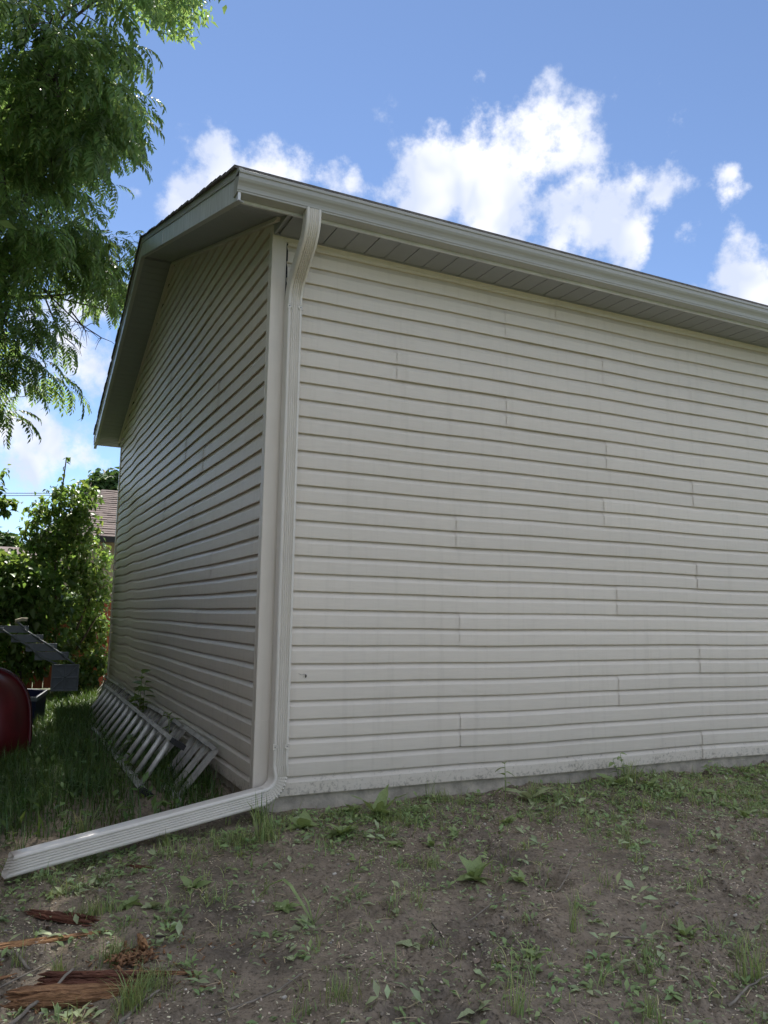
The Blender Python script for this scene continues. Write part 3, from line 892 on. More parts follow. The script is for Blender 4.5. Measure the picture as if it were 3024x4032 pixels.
# ------------------------------------------------------------------ things lying along the gable wall
def V3(*a): return np.array(a, float)
def ladder():
    root = empty('ladder', 'old grey ladder with round rungs lying on its side in the grass', 'ladder', loc=(-.49, .88, -.1))
    O = V3(-.49, .88, -.1)
    b0, b1 = V3(-.49, .88, -.095), V3(-.51, 5.0, -.085)
    t0, t1 = V3(-.30, .83, .22), V3(-.30, 4.8, .25)
    for a, b in ((b0, b1), (t0, t1)):
        dirv = (t0 - b0); dirv /= np.linalg.norm(dirv)
        mb = MB(); mb.bar(a - O, b - O, .07, .022, up=dirv); rail = mb.build('rail', MAT['alu_dull'], root)
        d = (b - a) / np.linalg.norm(b - a)
        mb = MB(); mb.bar(a - O - d * .085, a - O + d * .045, .084, .036, up=dirv); mb.build('foot_cap', MAT['black_rubber'], rail)
    n = 14
    for i in range(n):
        t = .05 + .93 * i / (n - 1)
        a = b0 + (b1 - b0) * t; b = t0 + (t1 - t0) * t
        mb = MB(); mb.tube([a - O, b - O], .0195, 10); mb.build('rung', MAT['aluminium'], root, True)
ladder()
def railing_panel(y0, y1, label, breaks, skip, seed):
    rr = random.Random(seed)
    O = V3(-.2, y0, -.1)
    root = empty('slatted_panel', label, 'slatted panel', loc=tuple(O))
    lowx, lowz, topx, topz = -.30, -.115, -.055, .185
    up = V3(topx - lowx, 0, topz - lowz); up /= np.linalg.norm(up)
    for i, (a, b) in enumerate(breaks):
        mb = MB(); mb.bar(V3(topx - .02, a, topz + .012 + rr.uniform(-.01, .012)) - O, V3(topx - .02, b, topz + .012 + rr.uniform(-.01, .02)) - O, .05, .032, up=up)
        mb.build('rail', MAT['grey_wood'], root)
    mb = MB(); mb.bar(V3(lowx - .01, y0 - .12, lowz + .0) - O, V3(lowx - .01, y1, lowz) - O, .05, .035, up=up); mb.build('rail', MAT['grey_wood'], root)
    n = int((y1 - y0) / .2)
    for i in range(n):
        if i in skip: continue
        y = y0 + .03 + i * .2 + rr.uniform(-.012, .012)
        mb = MB(); q0 = V3(lowx, y + rr.uniform(-.015, .015), lowz); q1 = V3(topx, y + rr.uniform(-.02, .02), topz)
        mb.bar(q0 - O, q1 - O, .075, .024, up=np.cross(V3(0, 1, 0), up)); mb.build('slat', MAT['grey_wood'], root)
railing_panel(.72, 3.75, 'weathered slatted wooden panel leaning on the gable wall behind the ladder, nearer the corner', [(.74, 1.62), (1.72, 2.05), (2.6, 3.3)], (4,), 3)
railing_panel(3.95, 7.1, 'weathered slatted wooden panel leaning on the gable wall, farther from the corner', [(3.98, 4.9), (5.0, 7.0)], (3,), 4)
# loose board end sticking out of the grass by the ladder
MB().bar((-.335, .98, -.10), (-.335, .66, -.105), .06, .035).build('board', MAT['grey_wood'], label='short board end with a pale broken tip beside the ladder foot', cat='board')

def wheelbarrow():
    root = empty('wheelbarrow', 'dark red wheelbarrow tipped on end in the grass at the left edge', 'wheelbarrow', loc=(-1.68, 2.5, -.17))
    # tray stood on end: base plate towards the yard, wide rolled rim behind
    rings = [(0.0, .02, .02), (0.0, .24, .22), (.02, .30, .28), (.15, .38, .37), (.27, .455, .44), (.285, .475, .46), (.275, .49, .475), (.262, .478, .463)]
    mb = MB(); n = 40
    for d, a, b in rings:
        for j in range(n):
            t = 2 * math.pi * j / n
            ca, sa = math.cos(t), math.sin(t)
            e = .72
            mb.v.append((abs(ca) ** e * (1 if ca > 0 else -1) * b, d, abs(sa) ** e * (1 if sa > 0 else -1) * a))
    for r in range(len(rings) - 1):
        for j in range(n):
            k = (j + 1) % n
            mb.f.append((r * n + j, (r + 1) * n + j, (r + 1) * n + k, r * n + k))
    mb.f.append(tuple(range(n)))
    tray = mb.build('tray', MAT['red_paint'], root, True)
    tray.rotation_euler = (R(-22), R(0), R(6)); tray.location = (.04, .05, .40); tray.scale = (1.14, 1.14, 1.14)
    for s_, a_ in ((1, 42), (-1, 138), (1, -40)):
        m2 = MB(); ca, sa = math.cos(R(a_)), math.sin(R(a_))
        m2.bar((ca * .20, -.002, sa * .22), (ca * .44, .262, sa * .45), .022, .012, up=(0, -1, 0)); m2.build('crease', MAT['red_paint'], tray)
    mb = MB(); mb.tube([(.0 + .17 * math.cos(t), -.10, .16 + .17 * math.sin(t)) for t in np.linspace(0, 2 * math.pi, 25)], .042, 8, False)
    w = mb.build('wheel', MAT['black_rubber'], root, True); w.location = (-.02, 0, 0)
    mb = MB(); mb.tube([(0, -.16, .16), (0, -.04, .16)], .045, 10)
    for k in range(4):
        a = k * math.pi / 2 + .4
        mb.bar((0, -.10, .16), (.15 * math.cos(a), -.10, .16 + .15 * math.sin(a)), .03, .02, up=(0, 1, 0))
    mb.build('hub', MAT['steel'], w)
    for q in (-1, 1):
        mb = MB(); mb.tube([(q * .07 - .02, -.08, .16), (q * .16 - .05, .30, .2), (q * .24 - .10, .42, .55), (q * .26 - .25, .45, .95)], .016, 8)
        mb.build('handle', MAT['steel'], root, True)
    return root
wheelbarrow()
def crate():
    root = empty('plastic_crate', 'dark navy open plastic bin behind the red wheelbarrow', 'bin', loc=(-1.2, 4.6, -.12))
    mb = MB()
    w, dpt, h, t = .21, .16, .36, .012
    for a in ((-w, w, -dpt, -dpt + t), (-w, w, dpt - t, dpt), (-w, -w + t, -dpt + t, dpt - t), (w - t, w, -dpt + t, dpt - t)):
        mb.box(*a, .0, h)
    mb.box(-w + t, w - t, -dpt + t, dpt - t, 0, .015)
    mb.build('body', MAT['navy_plastic'], root)
    MB().box(-w - .012, w + .012, -dpt - .012, -dpt - .0005, h - .04, h + .004).box(-w - .012, w + .012, dpt + .0005, dpt + .012, h - .04, h + .004).box(w + .0005, w + .012, -dpt, dpt, h - .04, h + .004).box(-w - .012, -w - .0005, -dpt, dpt, h - .04, h + .004).build('rim', MAT['grey_plastic'], root)
    root.rotation_euler = (R(8), R(3), R(-20))
crate()
def shelving():
    root = empty('shelving_unit', 'collapsed grey plastic shelving unit leaning over in the weeds', 'shelving unit', loc=(-.72, 5.4, -.1))
    O = V3(-.72, 5.4, -.1)
    Yd = 5.4
    trays = []
    for (u0, u1, v0, v1) in ((-10, 112, 2464, 2491), (45, 168, 2499, 2529), (103, 222, 2534, 2564), (138, 268, 2568, 2598)):
        a = on_plane(u0, v0, 1, Yd); b = on_plane(u1, v1, 1, Yd)
        trays.append((a[0], b[0], b[2], a[2]))
    for x0, x1, z0, z1 in trays:
        mb = MB(); t = .008
        y0, y1 = Yd - .02, Yd + .06
        mb.box(x0, x1, y0, y0 + t, z0, z1).box(x0, x1, y1 - t, y1, z0, z1).box(x0, x0 + t, y0 + t, y1 - t, z0, z1).box(x1 - t, x1, y0 + t, y1 - t, z0, z1)
        mb.box(x0 + t, x1 - t, y0 + t, y1 - t, z1 - .018, z1 - .010)
        mb.v = [tuple(V3(*p) - O) for p in mb.v]
        sh = mb.build('shelf', MAT['grey_plastic'], root)
        for xx in (x0 + .05, x1 - .05):
            m2 = MB(); m2.tube([V3(xx, y0 - .012, (z0 + z1) / 2 - .012) - O, V3(xx, y0 - .012, (z0 + z1) / 2 + .018) - O], .018, 8); m2.build('socket', MAT['grey_plastic'], sh, True)
    c = [((t[0] + t[1]) / 2, (t[2] + t[3]) / 2, t) for t in trays]
    # panel that hangs down, its ribbed underside turned to the yard
    A = on_plane(205, 2616, 1, 5.3); B = on_plane(312, 2610, 1, 5.3); C_ = on_plane(312, 2718, 1, 5.3)
    x0, x1, z1, z0 = A[0], B[0], A[2], C_[2]
    mb = MB(); t = .012
    mb.box(x0, x1, 5.30, 5.308, z0, z1)
    mb.box(x0, x1, 5.26, 5.30, z1 - t, z1).box(x0, x1, 5.26, 5.30, z0, z0 + t).box(x0, x0 + t, 5.26, 5.30, z0 + t, z1 - t).box(x1 - t, x1, 5.26, 5.30, z0 + t, z1 - t)
    mb.v = [tuple(V3(*p) - O) for p in mb.v]
    pn = mb.build('shelf', MAT['grey_plastic'], root)
    xm, zm = (x0 + x1) / 2, (z0 + z1) / 2
    m2 = MB()
    for a in range(0, 360, 45):
        ca, sa = math.cos(R(a)), math.sin(R(a))
        k = min((x1 - xm - t) / max(abs(ca), 1e-6), (z1 - zm - t) / max(abs(sa), 1e-6))
        m2.bar(V3(xm, 5.28, zm) - O, V3(xm + ca * k, 5.28, zm + sa * k) - O, .012, .03, up=(0, 1, 0))
    m2.build('rib', MAT['grey_plastic'], pn)
    m3 = MB(); m3.tube([V3(xm, 5.30, zm) - O, V3(xm, 5.268, zm) - O], .022, 12); m3.build('socket', MAT['grey_plastic'], pn, True)
    seq = trays + [(x0, x1, z0, z1)]
    for i in range(len(seq) - 1):
        a, b = seq[i], seq[i + 1]
        for k in (0, 1):
            xa = a[k] + (.05 if k == 0 else -.05); xb = b[k] + (.05 if k == 0 else -.05)
            mb = MB(); mb.tube([V3(xa, 5.36, (a[2] + a[3]) / 2) - O, V3(xb, 5.36, (b[3] if i == 3 else (b[2] + b[3]) / 2)) - O], .011, 8)
            mb.build('post', MAT['grey_plastic'], root, True)
    a = trays[0]
    tip = on_plane(68, 2448, 1, 5.36); tip2 = on_plane(108, 2440, 1, 5.36)
    mb = MB(); mb.tube([V3(a[1] - .05, 5.36, a[3] - .02) - O, V3(tip[0], 5.36, tip[2]) - O], .011, 8); mb.build('post', MAT['grey_plastic'], root, True)
    mb = MB(); mb.tube([V3(tip[0] - .015, 5.36, tip[2] - .02) - O, V3(tip[0] - .01, 5.36, tip[2] + .012) - O, V3(tip[0] + .05, 5.36, tip[2] + .03) - O, V3(tip2[0], 5.36, tip2[2]) - O], [.014, .018, .02, .022], 8)
    mb.build('foam_grip', MAT['cream_foam'], root, True)
shelving()

# ------------------------------------------------------------------ fence and neighbours
fence = empty('fence', 'red-brown wooden board fence across the back, behind the bushes', 'fence', loc=(0, 8.7, -.1))
for i, x in enumerate(np.arange(-7.0, 1.6, .148)):
    dz = random.uniform(-.02, .02)
    MB().box(x, x + .138, 0, .02, .0, 1.32 + dz).build('board', MAT['fence_red'], fence)
MB().box(-7, 1.6, .022, .06, .25, .34).build('rail', MAT['fence_red'], fence)
MB().box(-7, 1.6, .022, .06, 1.0, 1.09).build('rail', MAT['fence_red'], fence)

side = empty('fence', 'unseen red-brown board fence added along the left side to block bounce light', 'fence', loc=(-3.0, -2, -.3))  # added out of view to block lawn bounce onto the gable
bm_ = mesh_of('board', *(lambda q: (q.v, q.f))(MB().box(0, .02, 0, .138, 0, 1.75)), MAT['fence_red'])
for i in range(72):
    link('board', bm_, side, loc=(0, i * .148, random.uniform(-.02, .02)))
MB().box(-.04, -.002, 0, 10.65, .35, .44).build('rail', MAT['fence_red'], side)
MB().box(-.04, -.002, 0, 10.65, 1.35, 1.44).build('rail', MAT['fence_red'], side)

def shingle_slope(name, e0, e1, r0, r1, rows, parent, mat_='shingle_brown', tab=.30):
    """shingle courses on a four-cornered slope: eave e0-e1, ridge r0-r1; every tab a thin slab"""
    e0, e1, r0, r1 = [V3(*p) for p in (e0, e1, r0, r1)]
    nrm = np.cross(e1 - e0, r0 - e0); nrm /= np.linalg.norm(nrm)
    if nrm[2] < 0: nrm = -nrm
    mb = MB()
    for i in range(rows):
        t0, t1 = i / rows, min((i + 1.06) / rows, 1)
        a, b = e0 + (r0 - e0) * t0, e1 + (r1 - e1) * t0
        c, d = e0 + (r0 - e0) * t1, e1 + (r1 - e1) * t1
        Ln = np.linalg.norm(b - a)
        s = -random.uniform(0, tab)
        while s < Ln:
            s2 = s + tab * random.uniform(.6, 1.4)
            k0, k1 = max(s, 0) / Ln, min(s2 - .004, Ln) / Ln
            if k1 > k0 + .001:
                th = random.choice([.006, .010, .014])
                p = [a + (b - a) * k0, a + (b - a) * k1, c + (d - c) * k1, c + (d - c) * k0]
                drop = (e0 - r0) / np.linalg.norm(e0 - r0) * random.choice([0, .012])
                lo = [p[0] + drop, p[1] + drop, p[2], p[3]]
                mb.hexa([lo[0] + nrm * .002, lo[1] + nrm * .002, lo[2] - nrm * .004, lo[3] - nrm * .004, lo[0] + nrm * (th + .006), lo[1] + nrm * (th + .006), lo[2], lo[3]])
            s = s2
    return mb.build(name, MAT[mat_], parent, kind='stuff')
nb = empty('house', 'tan house with a brown shingle roof behind the fence', 'house', loc=(0, 0, 0))
MB().box(-.2, 12, 15.45, 22, -.2, 2.95).build('wall', MAT['tan_wall'], nb)
rf = MB().add([(-.75, 15, 2.84), (12.5, 15, 2.84), (12.5, 18.2, 4.42), (.85, 18.2, 4.42), (-.75, 21.4, 2.84), (12.5, 21.4, 2.84)],
              [(0, 1, 2, 3), (3, 2, 5, 4), (0, 3, 4), (0, 4, 5, 1)]).build('roof', MAT['shingle'], nb)
shingle_slope('shingles', (-.75, 15, 2.86), (6, 15, 2.86), (.85, 18.2, 4.44), (6, 18.2, 4.44), 22, rf)
shingle_slope('shingles', (-.75, 21.4, 2.86), (-.75, 15, 2.86), (.85, 18.2, 4.44), (.85, 18.2, 4.44), 14, rf)
MB().box(-.78, 12.5, 14.96, 15.0, 2.72, 2.86).build('fascia', MAT['dark'], nb)
MB().box(-.75, 12.5, 15.0, 15.44, 2.74, 2.76).build('soffit', MAT['tan_wall'], nb)

p = on_plane(30, 2146, 1, 30); q_ = on_plane(30, 2168, 1, 28)
h2 = empty('house', 'far house with a low reddish-brown roof showing above the bushes at left', 'house')
MB().box(-16, p[0] + 1.2, 28.4, 34, -.2, q_[2] - .1).build('wall', MAT['tan_wall'], h2)
MB().add([(-16, 28, q_[2] - .25), (p[0] + 1.6, 28, q_[2] - .25), (p[0] + 1.2, 31, p[2]), (-16, 31, p[2]), (-16, 34, q_[2] - .25), (p[0] + 1.6, 34, q_[2] - .25)],
         [(0, 1, 2, 3), (3, 2, 5, 4), (1, 5, 2), (0, 3, 4)]).build('roof', MAT['shingle_brown'], h2)

for i, (v0, lab) in enumerate(((1944, 'upper of two thin power lines behind the bushes'), (1950, 'lower of two thin power lines behind the bushes'))):
    a = on_plane(0, v0 + 4 * i, 1, 24); b = on_plane(200, v0 - 1 + 2 * i, 1, 24)
    d = (b - a) / (b[0] - a[0])
    pts = [a + d * t + V3(0, 0, .0012 * (t - 4) ** 2) for t in np.linspace(-22, 22, 23)]
    MB().tube(pts, .012, 5).build('power_line', MAT['cable'], label=lab, cat='power line', group='power lines')

# ------------------------------------------------------------------ leaves
def blade_template(L_=1.0, W_=.3, n=4, fold=.15, curl=-.25, tip=.02, shape='ovate'):
    """leaf blade along +x, two strips folded along the midrib; quads"""
    v = []; f = []
    for i in range(n + 1):
        t = i / n
        if shape == 'ovate': w = math.sin(math.pi * min(t ** .6, 1)) ** .9
        elif shape == 'lance': w = math.sin(math.pi * t ** .75) ** .8
        else: w = (1 - t) ** .6 * min(1, t * 8 + .5)
        w = max(w, tip) * W_ / 2
        z = curl * t * t * L_
        v += [(t * L_, -w, z + fold * w * 2), (t * L_, 0, z), (t * L_, w, z + fold * w * 2)]
    for i in range(n):
        a = i * 3
        f += [(a, a + 3, a + 4, a + 1), (a + 1, a + 4, a + 5, a + 2)]
    return np.array(v), np.array(f)

def compound_leaf(seed, length=.36, pairs=7):
    rr = random.Random(seed)
    vs, fs = [], []
    lt, lf = blade_template(1, .34, 2, .18, -.18, .06, 'lance')
    pts = []
    pos = V3(0, 0, 0); ang_ = R(rr.uniform(5, 25)); N_ = pairs + 2
    for i in range(N_ + 1):
        pts.append(pos.copy())
        ang_ -= R(rr.uniform(7, 12))
        pos = pos + V3(math.cos(ang_), 0, math.sin(ang_)) * length / N_
    tub = MB(); tub.tube(pts[::3], [.0022, .0018, .0013, .0008][:len(pts[::3])], 3, False)
    parts = [(np.array(tub.v), np.array(tub.f))]
    for i in range(2, N_ + 1):
        T = pts[i] - pts[i - 1]; T = T / np.linalg.norm(T)
        pit = math.asin(T[2])
        size = length * .27 * (1 - .35 * abs((i / N_) - .55) * 2) * rr.uniform(.9, 1.1)
        sides = (-1, 1) if i < N_ else (0,)
        for s in sides:
            M = rotmats(np.array([s * R(rr.uniform(55, 68))]), np.array([pit * (.35 if s else 1) - R(rr.uniform(12, 32))]), np.array([s * R(rr.uniform(5, 25))]), np.array([size]))
            V, F = scatter(lt, lf, M, np.array([pts[i]]))
            parts.append((V, F))
    return join(parts)
CLEAF = [compound_leaf(s) for s in range(4)]
CLEAF_ME = [quad_mesh('leaf', V, F, MAT['walnut_leaf']) for V, F in CLEAF]

def clump_shoots(center, rad, n, rr):
    """shoots springing from inside a clump and arching outward"""
    out = []
    for _ in range(n):
        th = rr.uniform(0, 2 * math.pi); cz = rr.uniform(-.6, .9)
        d = V3(math.cos(th) * math.sqrt(1 - cz * cz), math.sin(th) * math.sqrt(1 - cz * cz), cz)
        base = center + d * rad * rr.uniform(.05, .55)
        L_ = rr.uniform(.35, .6)
        pts = [base]
        dd = d * .8 + V3(0, 0, .25)
        for i in range(5):
            dd = dd + V3(0, 0, -.12); dd /= np.linalg.norm(dd)
            pts.append(pts[-1] + dd * L_ / 5)
        out.append(pts)
    return out

LEAF_FAR = blade_template(1, .62, 2, .2, -.25, .12, 'ovate')
LEAF_O = blade_template(1, .62, 4, .2, -.25, .02, 'ovate')
def leaf_cloud(ells, n, size, seed, ground_clip=-.2, droop=.5, tmpl=LEAF_O):
    """leaves on shells of ellipsoids: blades mostly flat, tips hanging"""
    rs = np.random.RandomState(seed)
    w = np.array([e[1][0] * e[1][1] + e[1][1] * e[1][2] + e[1][0] * e[1][2] for e in ells]); w = w / w.sum()
    P = []
    for e, k in zip(ells, rs.multinomial(n, w)):
        d = rs.normal(size=(k, 3)); d /= np.linalg.norm(d, axis=1)[:, None]
        r = rs.uniform(.35, 1.08, size=(k, 1)) ** .6
        lump = 1 + .25 * np.sin(d[:, :1] * 7 + e[0][0] * 3) * np.sin(d[:, 1:2] * 6 + 1) * np.sin(d[:, 2:] * 7 + 2)
        P.append(np.array(e[0]) + d * np.array(e[1]) * r * lump)
    P = np.concatenate(P); P = P[P[:, 2] > ground_clip]
    k = len(P)
    M = rotmats(rs.uniform(0, 2 * np.pi, k), rs.normal(-droop, .4, k), rs.normal(0, .5, k), size * rs.uniform(.55, 1.25, k))
    return scatter(*tmpl, M, P)

def pinnate_tree():
    rr = random.Random(21)
    TB = V3(-5.2, 8.0, -.25)
    root = empty('pinnate_tree', 'large tree with drooping feathery green leaves overhanging the garage at left', 'tree', loc=tuple(TB))
    def C(u, v, dist): return CAM + pix_dir(u, v) * dist
    vis = []      # (centre, radius, shoots)
    for u, v, dist, r, n in [(110, 100, 8.6, 0.5, 7), (210, 60, 8.8, 0.45, 6), (340, 60, 9.2, 0.36, 4), (360, 190, 9.2, 0.3, 4), (280, 230, 8.9, 0.45, 6), (200, 300, 8.7, 0.5, 7),
                             (50, 320, 9.2, 0.5, 6), (240, 380, 8.8, 0.4, 6), (350, 330, 9.3, 0.26, 4), (340, 440, 9, 0.36, 6), (380, 540, 9.1, 0.22, 4), (190, 500, 9, 0.4, 5), (300, 560, 9, 0.3, 4),
                             (140, 460, 9.3, 0.45, 6), (30, 520, 9.5, 0.42, 5), (270, 610, 9, 0.22, 3), (200, 530, 9.4, 0.25, 3), (470, -70, 9.4, 0.2, 3), (420, -150, 9.6, 0.3, 3),
                             (310, 560, 12.6, 0.42, 10), (260, 640, 12.4, 0.38, 9), (350, 470, 12.8, 0.38, 10), (290, 470, 13, 0.42, 10), (210, 700, 12.2, 0.35, 7), (330, 480, 11.6, 0.42, 10), (190, 450, 12, 0.45, 10), (210, 560, 11.6, 0.4, 8), (380, 380, 11.7, 0.36, 7), (280, 380, 12, 0.45, 9), (180, 520, 12, 0.45, 9), (90, 420, 11.8, 0.5, 10), (60, 640, 11.2, 0.4, 7),
                             (0, 720, 9.8, 0.32, 7), (30, 830, 10.2, 0.28, 6), (0, 900, 10.6, 0.32, 7),
                             (110, 930, 11.6, 0.42, 12), (240, 910, 11.8, 0.34, 11), (50, 1030, 11.5, 0.42, 12), (210, 1020, 11.8, 0.32, 9), (330, 980, 12.2, 0.3, 8), (470, 1030, 12.4, 0.3, 6), (440, 1130, 12.5, 0.28, 5), (430, 1010, 12.6, 0.34, 9), (450, 1120, 12.8, 0.3, 8), (420, 1220, 12.8, 0.22, 5),
                             (0, 1160, 11.6, 0.32, 9), (0, 1340, 11.4, 0.34, 8), (90, 1340, 11.6, 0.3, 7), (140, 1350, 11.8, 0.2, 4), (110, 1460, 11.7, 0.28, 6), (30, 1490, 11.5, 0.3, 7), (100, 1560, 11.8, 0.22, 5), (-40, 1620, 11.4, 0.28, 5)]:
        vis.append((C(u, v, dist), r, max(3, int(n * .8))))
    # unseen rest of the crown over the yard, filled out to shade it
    hid = []
    for i in range(70):
        hid.append((V3(rr.uniform(-6.5, -2.0), rr.uniform(.5, 10.0), rr.uniform(3.6, 8.5)), (rr.uniform(.5, .85),) * 3))
    for i in range(26):
        hid.append((C(rr.uniform(-900, 900), rr.uniform(-1100, -420), rr.uniform(9.5, 12.5)), (.55, .55, .5)))
    ts_ = np.array(to_sun)  # unseen clumps added along the sun's rays to shade the left ground
    for gx in (-2.2, -1.6, -1.1, -.7):
        for gy in (-2.6, -1.9, -1.2, -.5, .2, .9, 1.7, 2.5):
            t = 13.6 + .9 * max(gy + .6, 0) + rr.uniform(-.4, .6)
            hid.append((V3(gx + rr.uniform(-.15, .15), gy + rr.uniform(-.2, .2), -.2) + ts_ * t, (.62, .62, .42)))
    # trunk and limbs
    trunk_pts = [V3(0, 0, 0), V3(.05, -.03, 1.2), V3(.12, -.1, 2.6), V3(.3, -.3, 4.2), V3(.5, -.6, 6.2), V3(.8, -.9, 9.2), V3(1.3, -1.2, 12.5)]
    trunk = MB(); trunk.tube(trunk_pts, [.30, .25, .22, .19, .15, .10, .04], 12)
    tk = trunk.build('trunk', MAT['bark'], root, True)
    anchors = [TB + p for p in trunk_pts[2:]] 
    hubs = []
    for hc in ((V3(-2.2, 2.6, 5.0)), (V3(-1.6, 3.2, 6.0)), (V3(-2.6, 5.6, 4.6)), (V3(-1.9, 6.6, 5.2)), (V3(-4.5, 4.0, 6.0)), (V3(-4.0, 9.5, 6.2)), (V3(-6.5, 7, 5.5)), V3(-1.2, 6.2, 11.8), V3(-.9, 8.0, 13.2)):
        a = min(anchors, key=lambda p: abs(p[2] - hc[2] + 1.2))
        mid = (a + hc) / 2 + V3(0, 0, .45)
        pts = [a, a * .6 + mid * .4 + V3(0, 0, .1), mid, mid * .5 + hc * .5 + V3(0, 0, .12), hc]
        mb = MB(); mb.tube([q - TB for q in pts], [.085, .07, .055, .04, .028], 8)
        mb.build('limb', MAT['bark'], root, True)
        hubs += [mid, hc]
    twigs = MB(); L_ = []
    def do(cl, visible):
        for c, r, n in cl:
            h = min(hubs, key=lambda q: np.linalg.norm(q - c))
            mid = (h + c) / 2 + V3(rr.uniform(-.15, .15), rr.uniform(-.15, .15), rr.uniform(-.05, .25))
            twigs.tube([q - TB for q in (h, h * .6 + mid * .4, mid, mid * .4 + c * .6, c)], [.024, .02, .016, .011, .007], 5)
            for pts in clump_shoots(c, r, n, rr):
                twigs.tube([c - TB, pts[0] - TB], [.006, .005], 4, False)
                twigs.tube([q - TB for q in pts], [.005, .0045, .004, .0035, .003, .002], 4, False)
                k = 0
                for i in range(1, 6):
                    for s in (0, 1) if i < 5 else (0, 1, 2):
                        k += 1
                        d = pts[i] - pts[i - 1]
                        base_yaw = math.atan2(d[1], d[0])
                        yaw = base_yaw + (rr.uniform(.5, 1.4) * (1 if (k % 2) else -1) if s < 2 else rr.uniform(-.3, .3))
                        L_.append((visible, pts[i], yaw, rr.uniform(-.75, .35), rr.uniform(-.3, .3), rr.uniform(.85, 1.35), rr.randrange(4)))
    do(vis, True)
    # dead bare twigs in the gap under the crown
    for (u0, v0, pts_) in ((140, 1120, [(190, 1150), (230, 1240), (262, 1290), (300, 1345)]), (180, 1180, [(225, 1290), (255, 1330)]), (170, 1140, [(300, 1265), (400, 1330)]), (280, 1225, [(330, 1290), (335, 1300)])):
        P = [C(u0, v0, 11.9)] + [C(a, b, 11.9 + .05 * i) for i, (a, b) in enumerate(pts_)]
        twigs.tube([q - TB for q in P], [.012 - .0025 * i for i in range(len(P))], 5)
        for q in P[1:]:
            for s in range(3):
                e = q + V3(rr.uniform(-.2, .3), rr.uniform(-.1, .1), rr.uniform(-.28, .1))
                twigs.tube([q - TB, (q + e) / 2 - TB + V3(0, 0, .03), e - TB], [.006, .004, .002], 4)
    twigs.build('twigs', MAT['bark'], root, kind='stuff')
    # the three hundred that show largest are leaves of their own
    def score(l):
        vis_, p = l[0], l[1]
        if not vis_: return 1e9
        d = p - CAM; w = d @ AX_W
        u = 1512 + FPX * (d @ AX_R) / w; v = 2016 - FPX * (d @ AX_U) / w
        if u < 10 or v < 10: return 1e8
        return w
    L_.sort(key=score)
    for i, (vz, p, yaw, pit, rol, sc, k) in enumerate(L_[:300]):
        M = rotmats(np.array([yaw]), np.array([pit]), np.array([rol]), np.array([sc]))[0]
        o = bpy.data.objects.new('leaf', CLEAF_ME[k]); COL.objects.link(o)
        o.parent = root
        mm = Matrix([[*M[0], p[0] - TB[0]], [*M[1], p[1] - TB[1]], [*M[2], p[2] - TB[2]], [0, 0, 0, 1]])
        o.matrix_local = mm
    parts = []
    rest = L_[300:]
    for k in range(4):
        sel = [l for l in rest if l[6] == k]
        M = rotmats(*[np.array([l[j] for l in sel]) for j in (2, 3, 4, 5)])
        T = np.array([l[1] for l in sel]) - TB
        parts.append(scatter(*CLEAF[k], M, T))
    Vh, Fh = leaf_cloud(hid, 34000, .18, 77, tmpl=blade_template(1, .42, 2, .2, -.3, .1, 'lance'))
    parts.append((Vh - TB, Fh))
    V, F = join(parts)
    link('crown', quad_mesh('crown', V, F, MAT['walnut_leaf']), root, kind='stuff')
pinnate_tree()

def bush(name, label, base, ells, n, size, seed, stems, matn='bush_leaf', group=None, cat='bush', tips=()):
    base = np.array(base, float)
    root = empty(name, label, cat, group, loc=tuple(base))
    mb = MB()
    for pts, r in stems:
        mb.tube([np.array(p) - base for p in pts], [r * (1 - .75 * i / (len(pts) - 1)) for i in range(len(pts))], 6)
    mb.build('stem', MAT['bark'], root, True)
    parts = [leaf_cloud(ells, n, size, seed)]
    for pts, k, sz in tips:      # single leaves along a bare leader
        rs = np.random.RandomState(seed + 5)
        T = []
        for i in range(k):
            t = i / (k - 1) * (len(pts) - 1); j = min(int(t), len(pts) - 2)
            T.append(np.array(pts[j]) + (np.array(pts[j + 1]) - np.array(pts[j])) * (t - j))
        M = rotmats(rs.uniform(0, 2 * np.pi, k), rs.normal(-.5, .3, k), rs.normal(0, .4, k), sz * rs.uniform(.7, 1.2, k))
        parts.append(scatter(*LEAF_O, M, np.array(T)))
    V, F = join(parts)
    link('crown', quad_mesh('crown', V - base, F, MAT[matn]), root, kind='stuff')
    return root
def W(u, v, y): return on_plane(u, v, 1, y)
def EL(u, v, y, ru, rv, rd=None):
    c = W(u, v, y); s = np.linalg.norm(c - CAM) / FPX
    return (c, (ru * s, (rd or ru * s * .8), rv * s))
yb = 7.9
st = [W(215, 2640, yb), W(222, 2400, yb), W(215, 2200, yb), W(235, 2000, yb), W(262, 1800, yb)]
bush('sapling', 'tall leafy sapling with a bare drooping leader in front of the brown roof', W(215, 2660, yb),
     [EL(250, 1985, yb, 95, 75), EL(330, 1950, yb + .2, 60, 60), EL(200, 2080, yb, 110, 90), EL(305, 2080, yb, 75, 85), EL(245, 2210, yb, 120, 100), EL(150, 2160, yb - .2, 80, 70), EL(360, 2200, yb + .1, 75, 75), EL(255, 2330, yb, 130, 110), EL(380, 2330, yb, 60, 90)],
     3900, .10, 31,
     [(st, .035), ([W(218, 2300, yb), W(300, 2110, yb), W(360, 1900, yb + .2)], .018), ([W(218, 2350, yb), W(140, 2200, yb), W(110, 2060, yb - .2)], .016), ([W(300, 2480, yb), W(360, 2340, yb - .1), W(440, 2290, yb - .2)], .02), ([W(300, 2560, yb), W(380, 2430, yb - .1), W(430, 2400, yb - .2)], .018)],
     tips=[([W(235, 1960, yb), W(245, 1880, yb), W(262, 1805, yb), W(270, 1800, yb)], 16, .10), ([W(150, 2060, yb - .3), W(112, 2010, yb - .3), W(105, 1995, yb - .3)], 7, .11)])
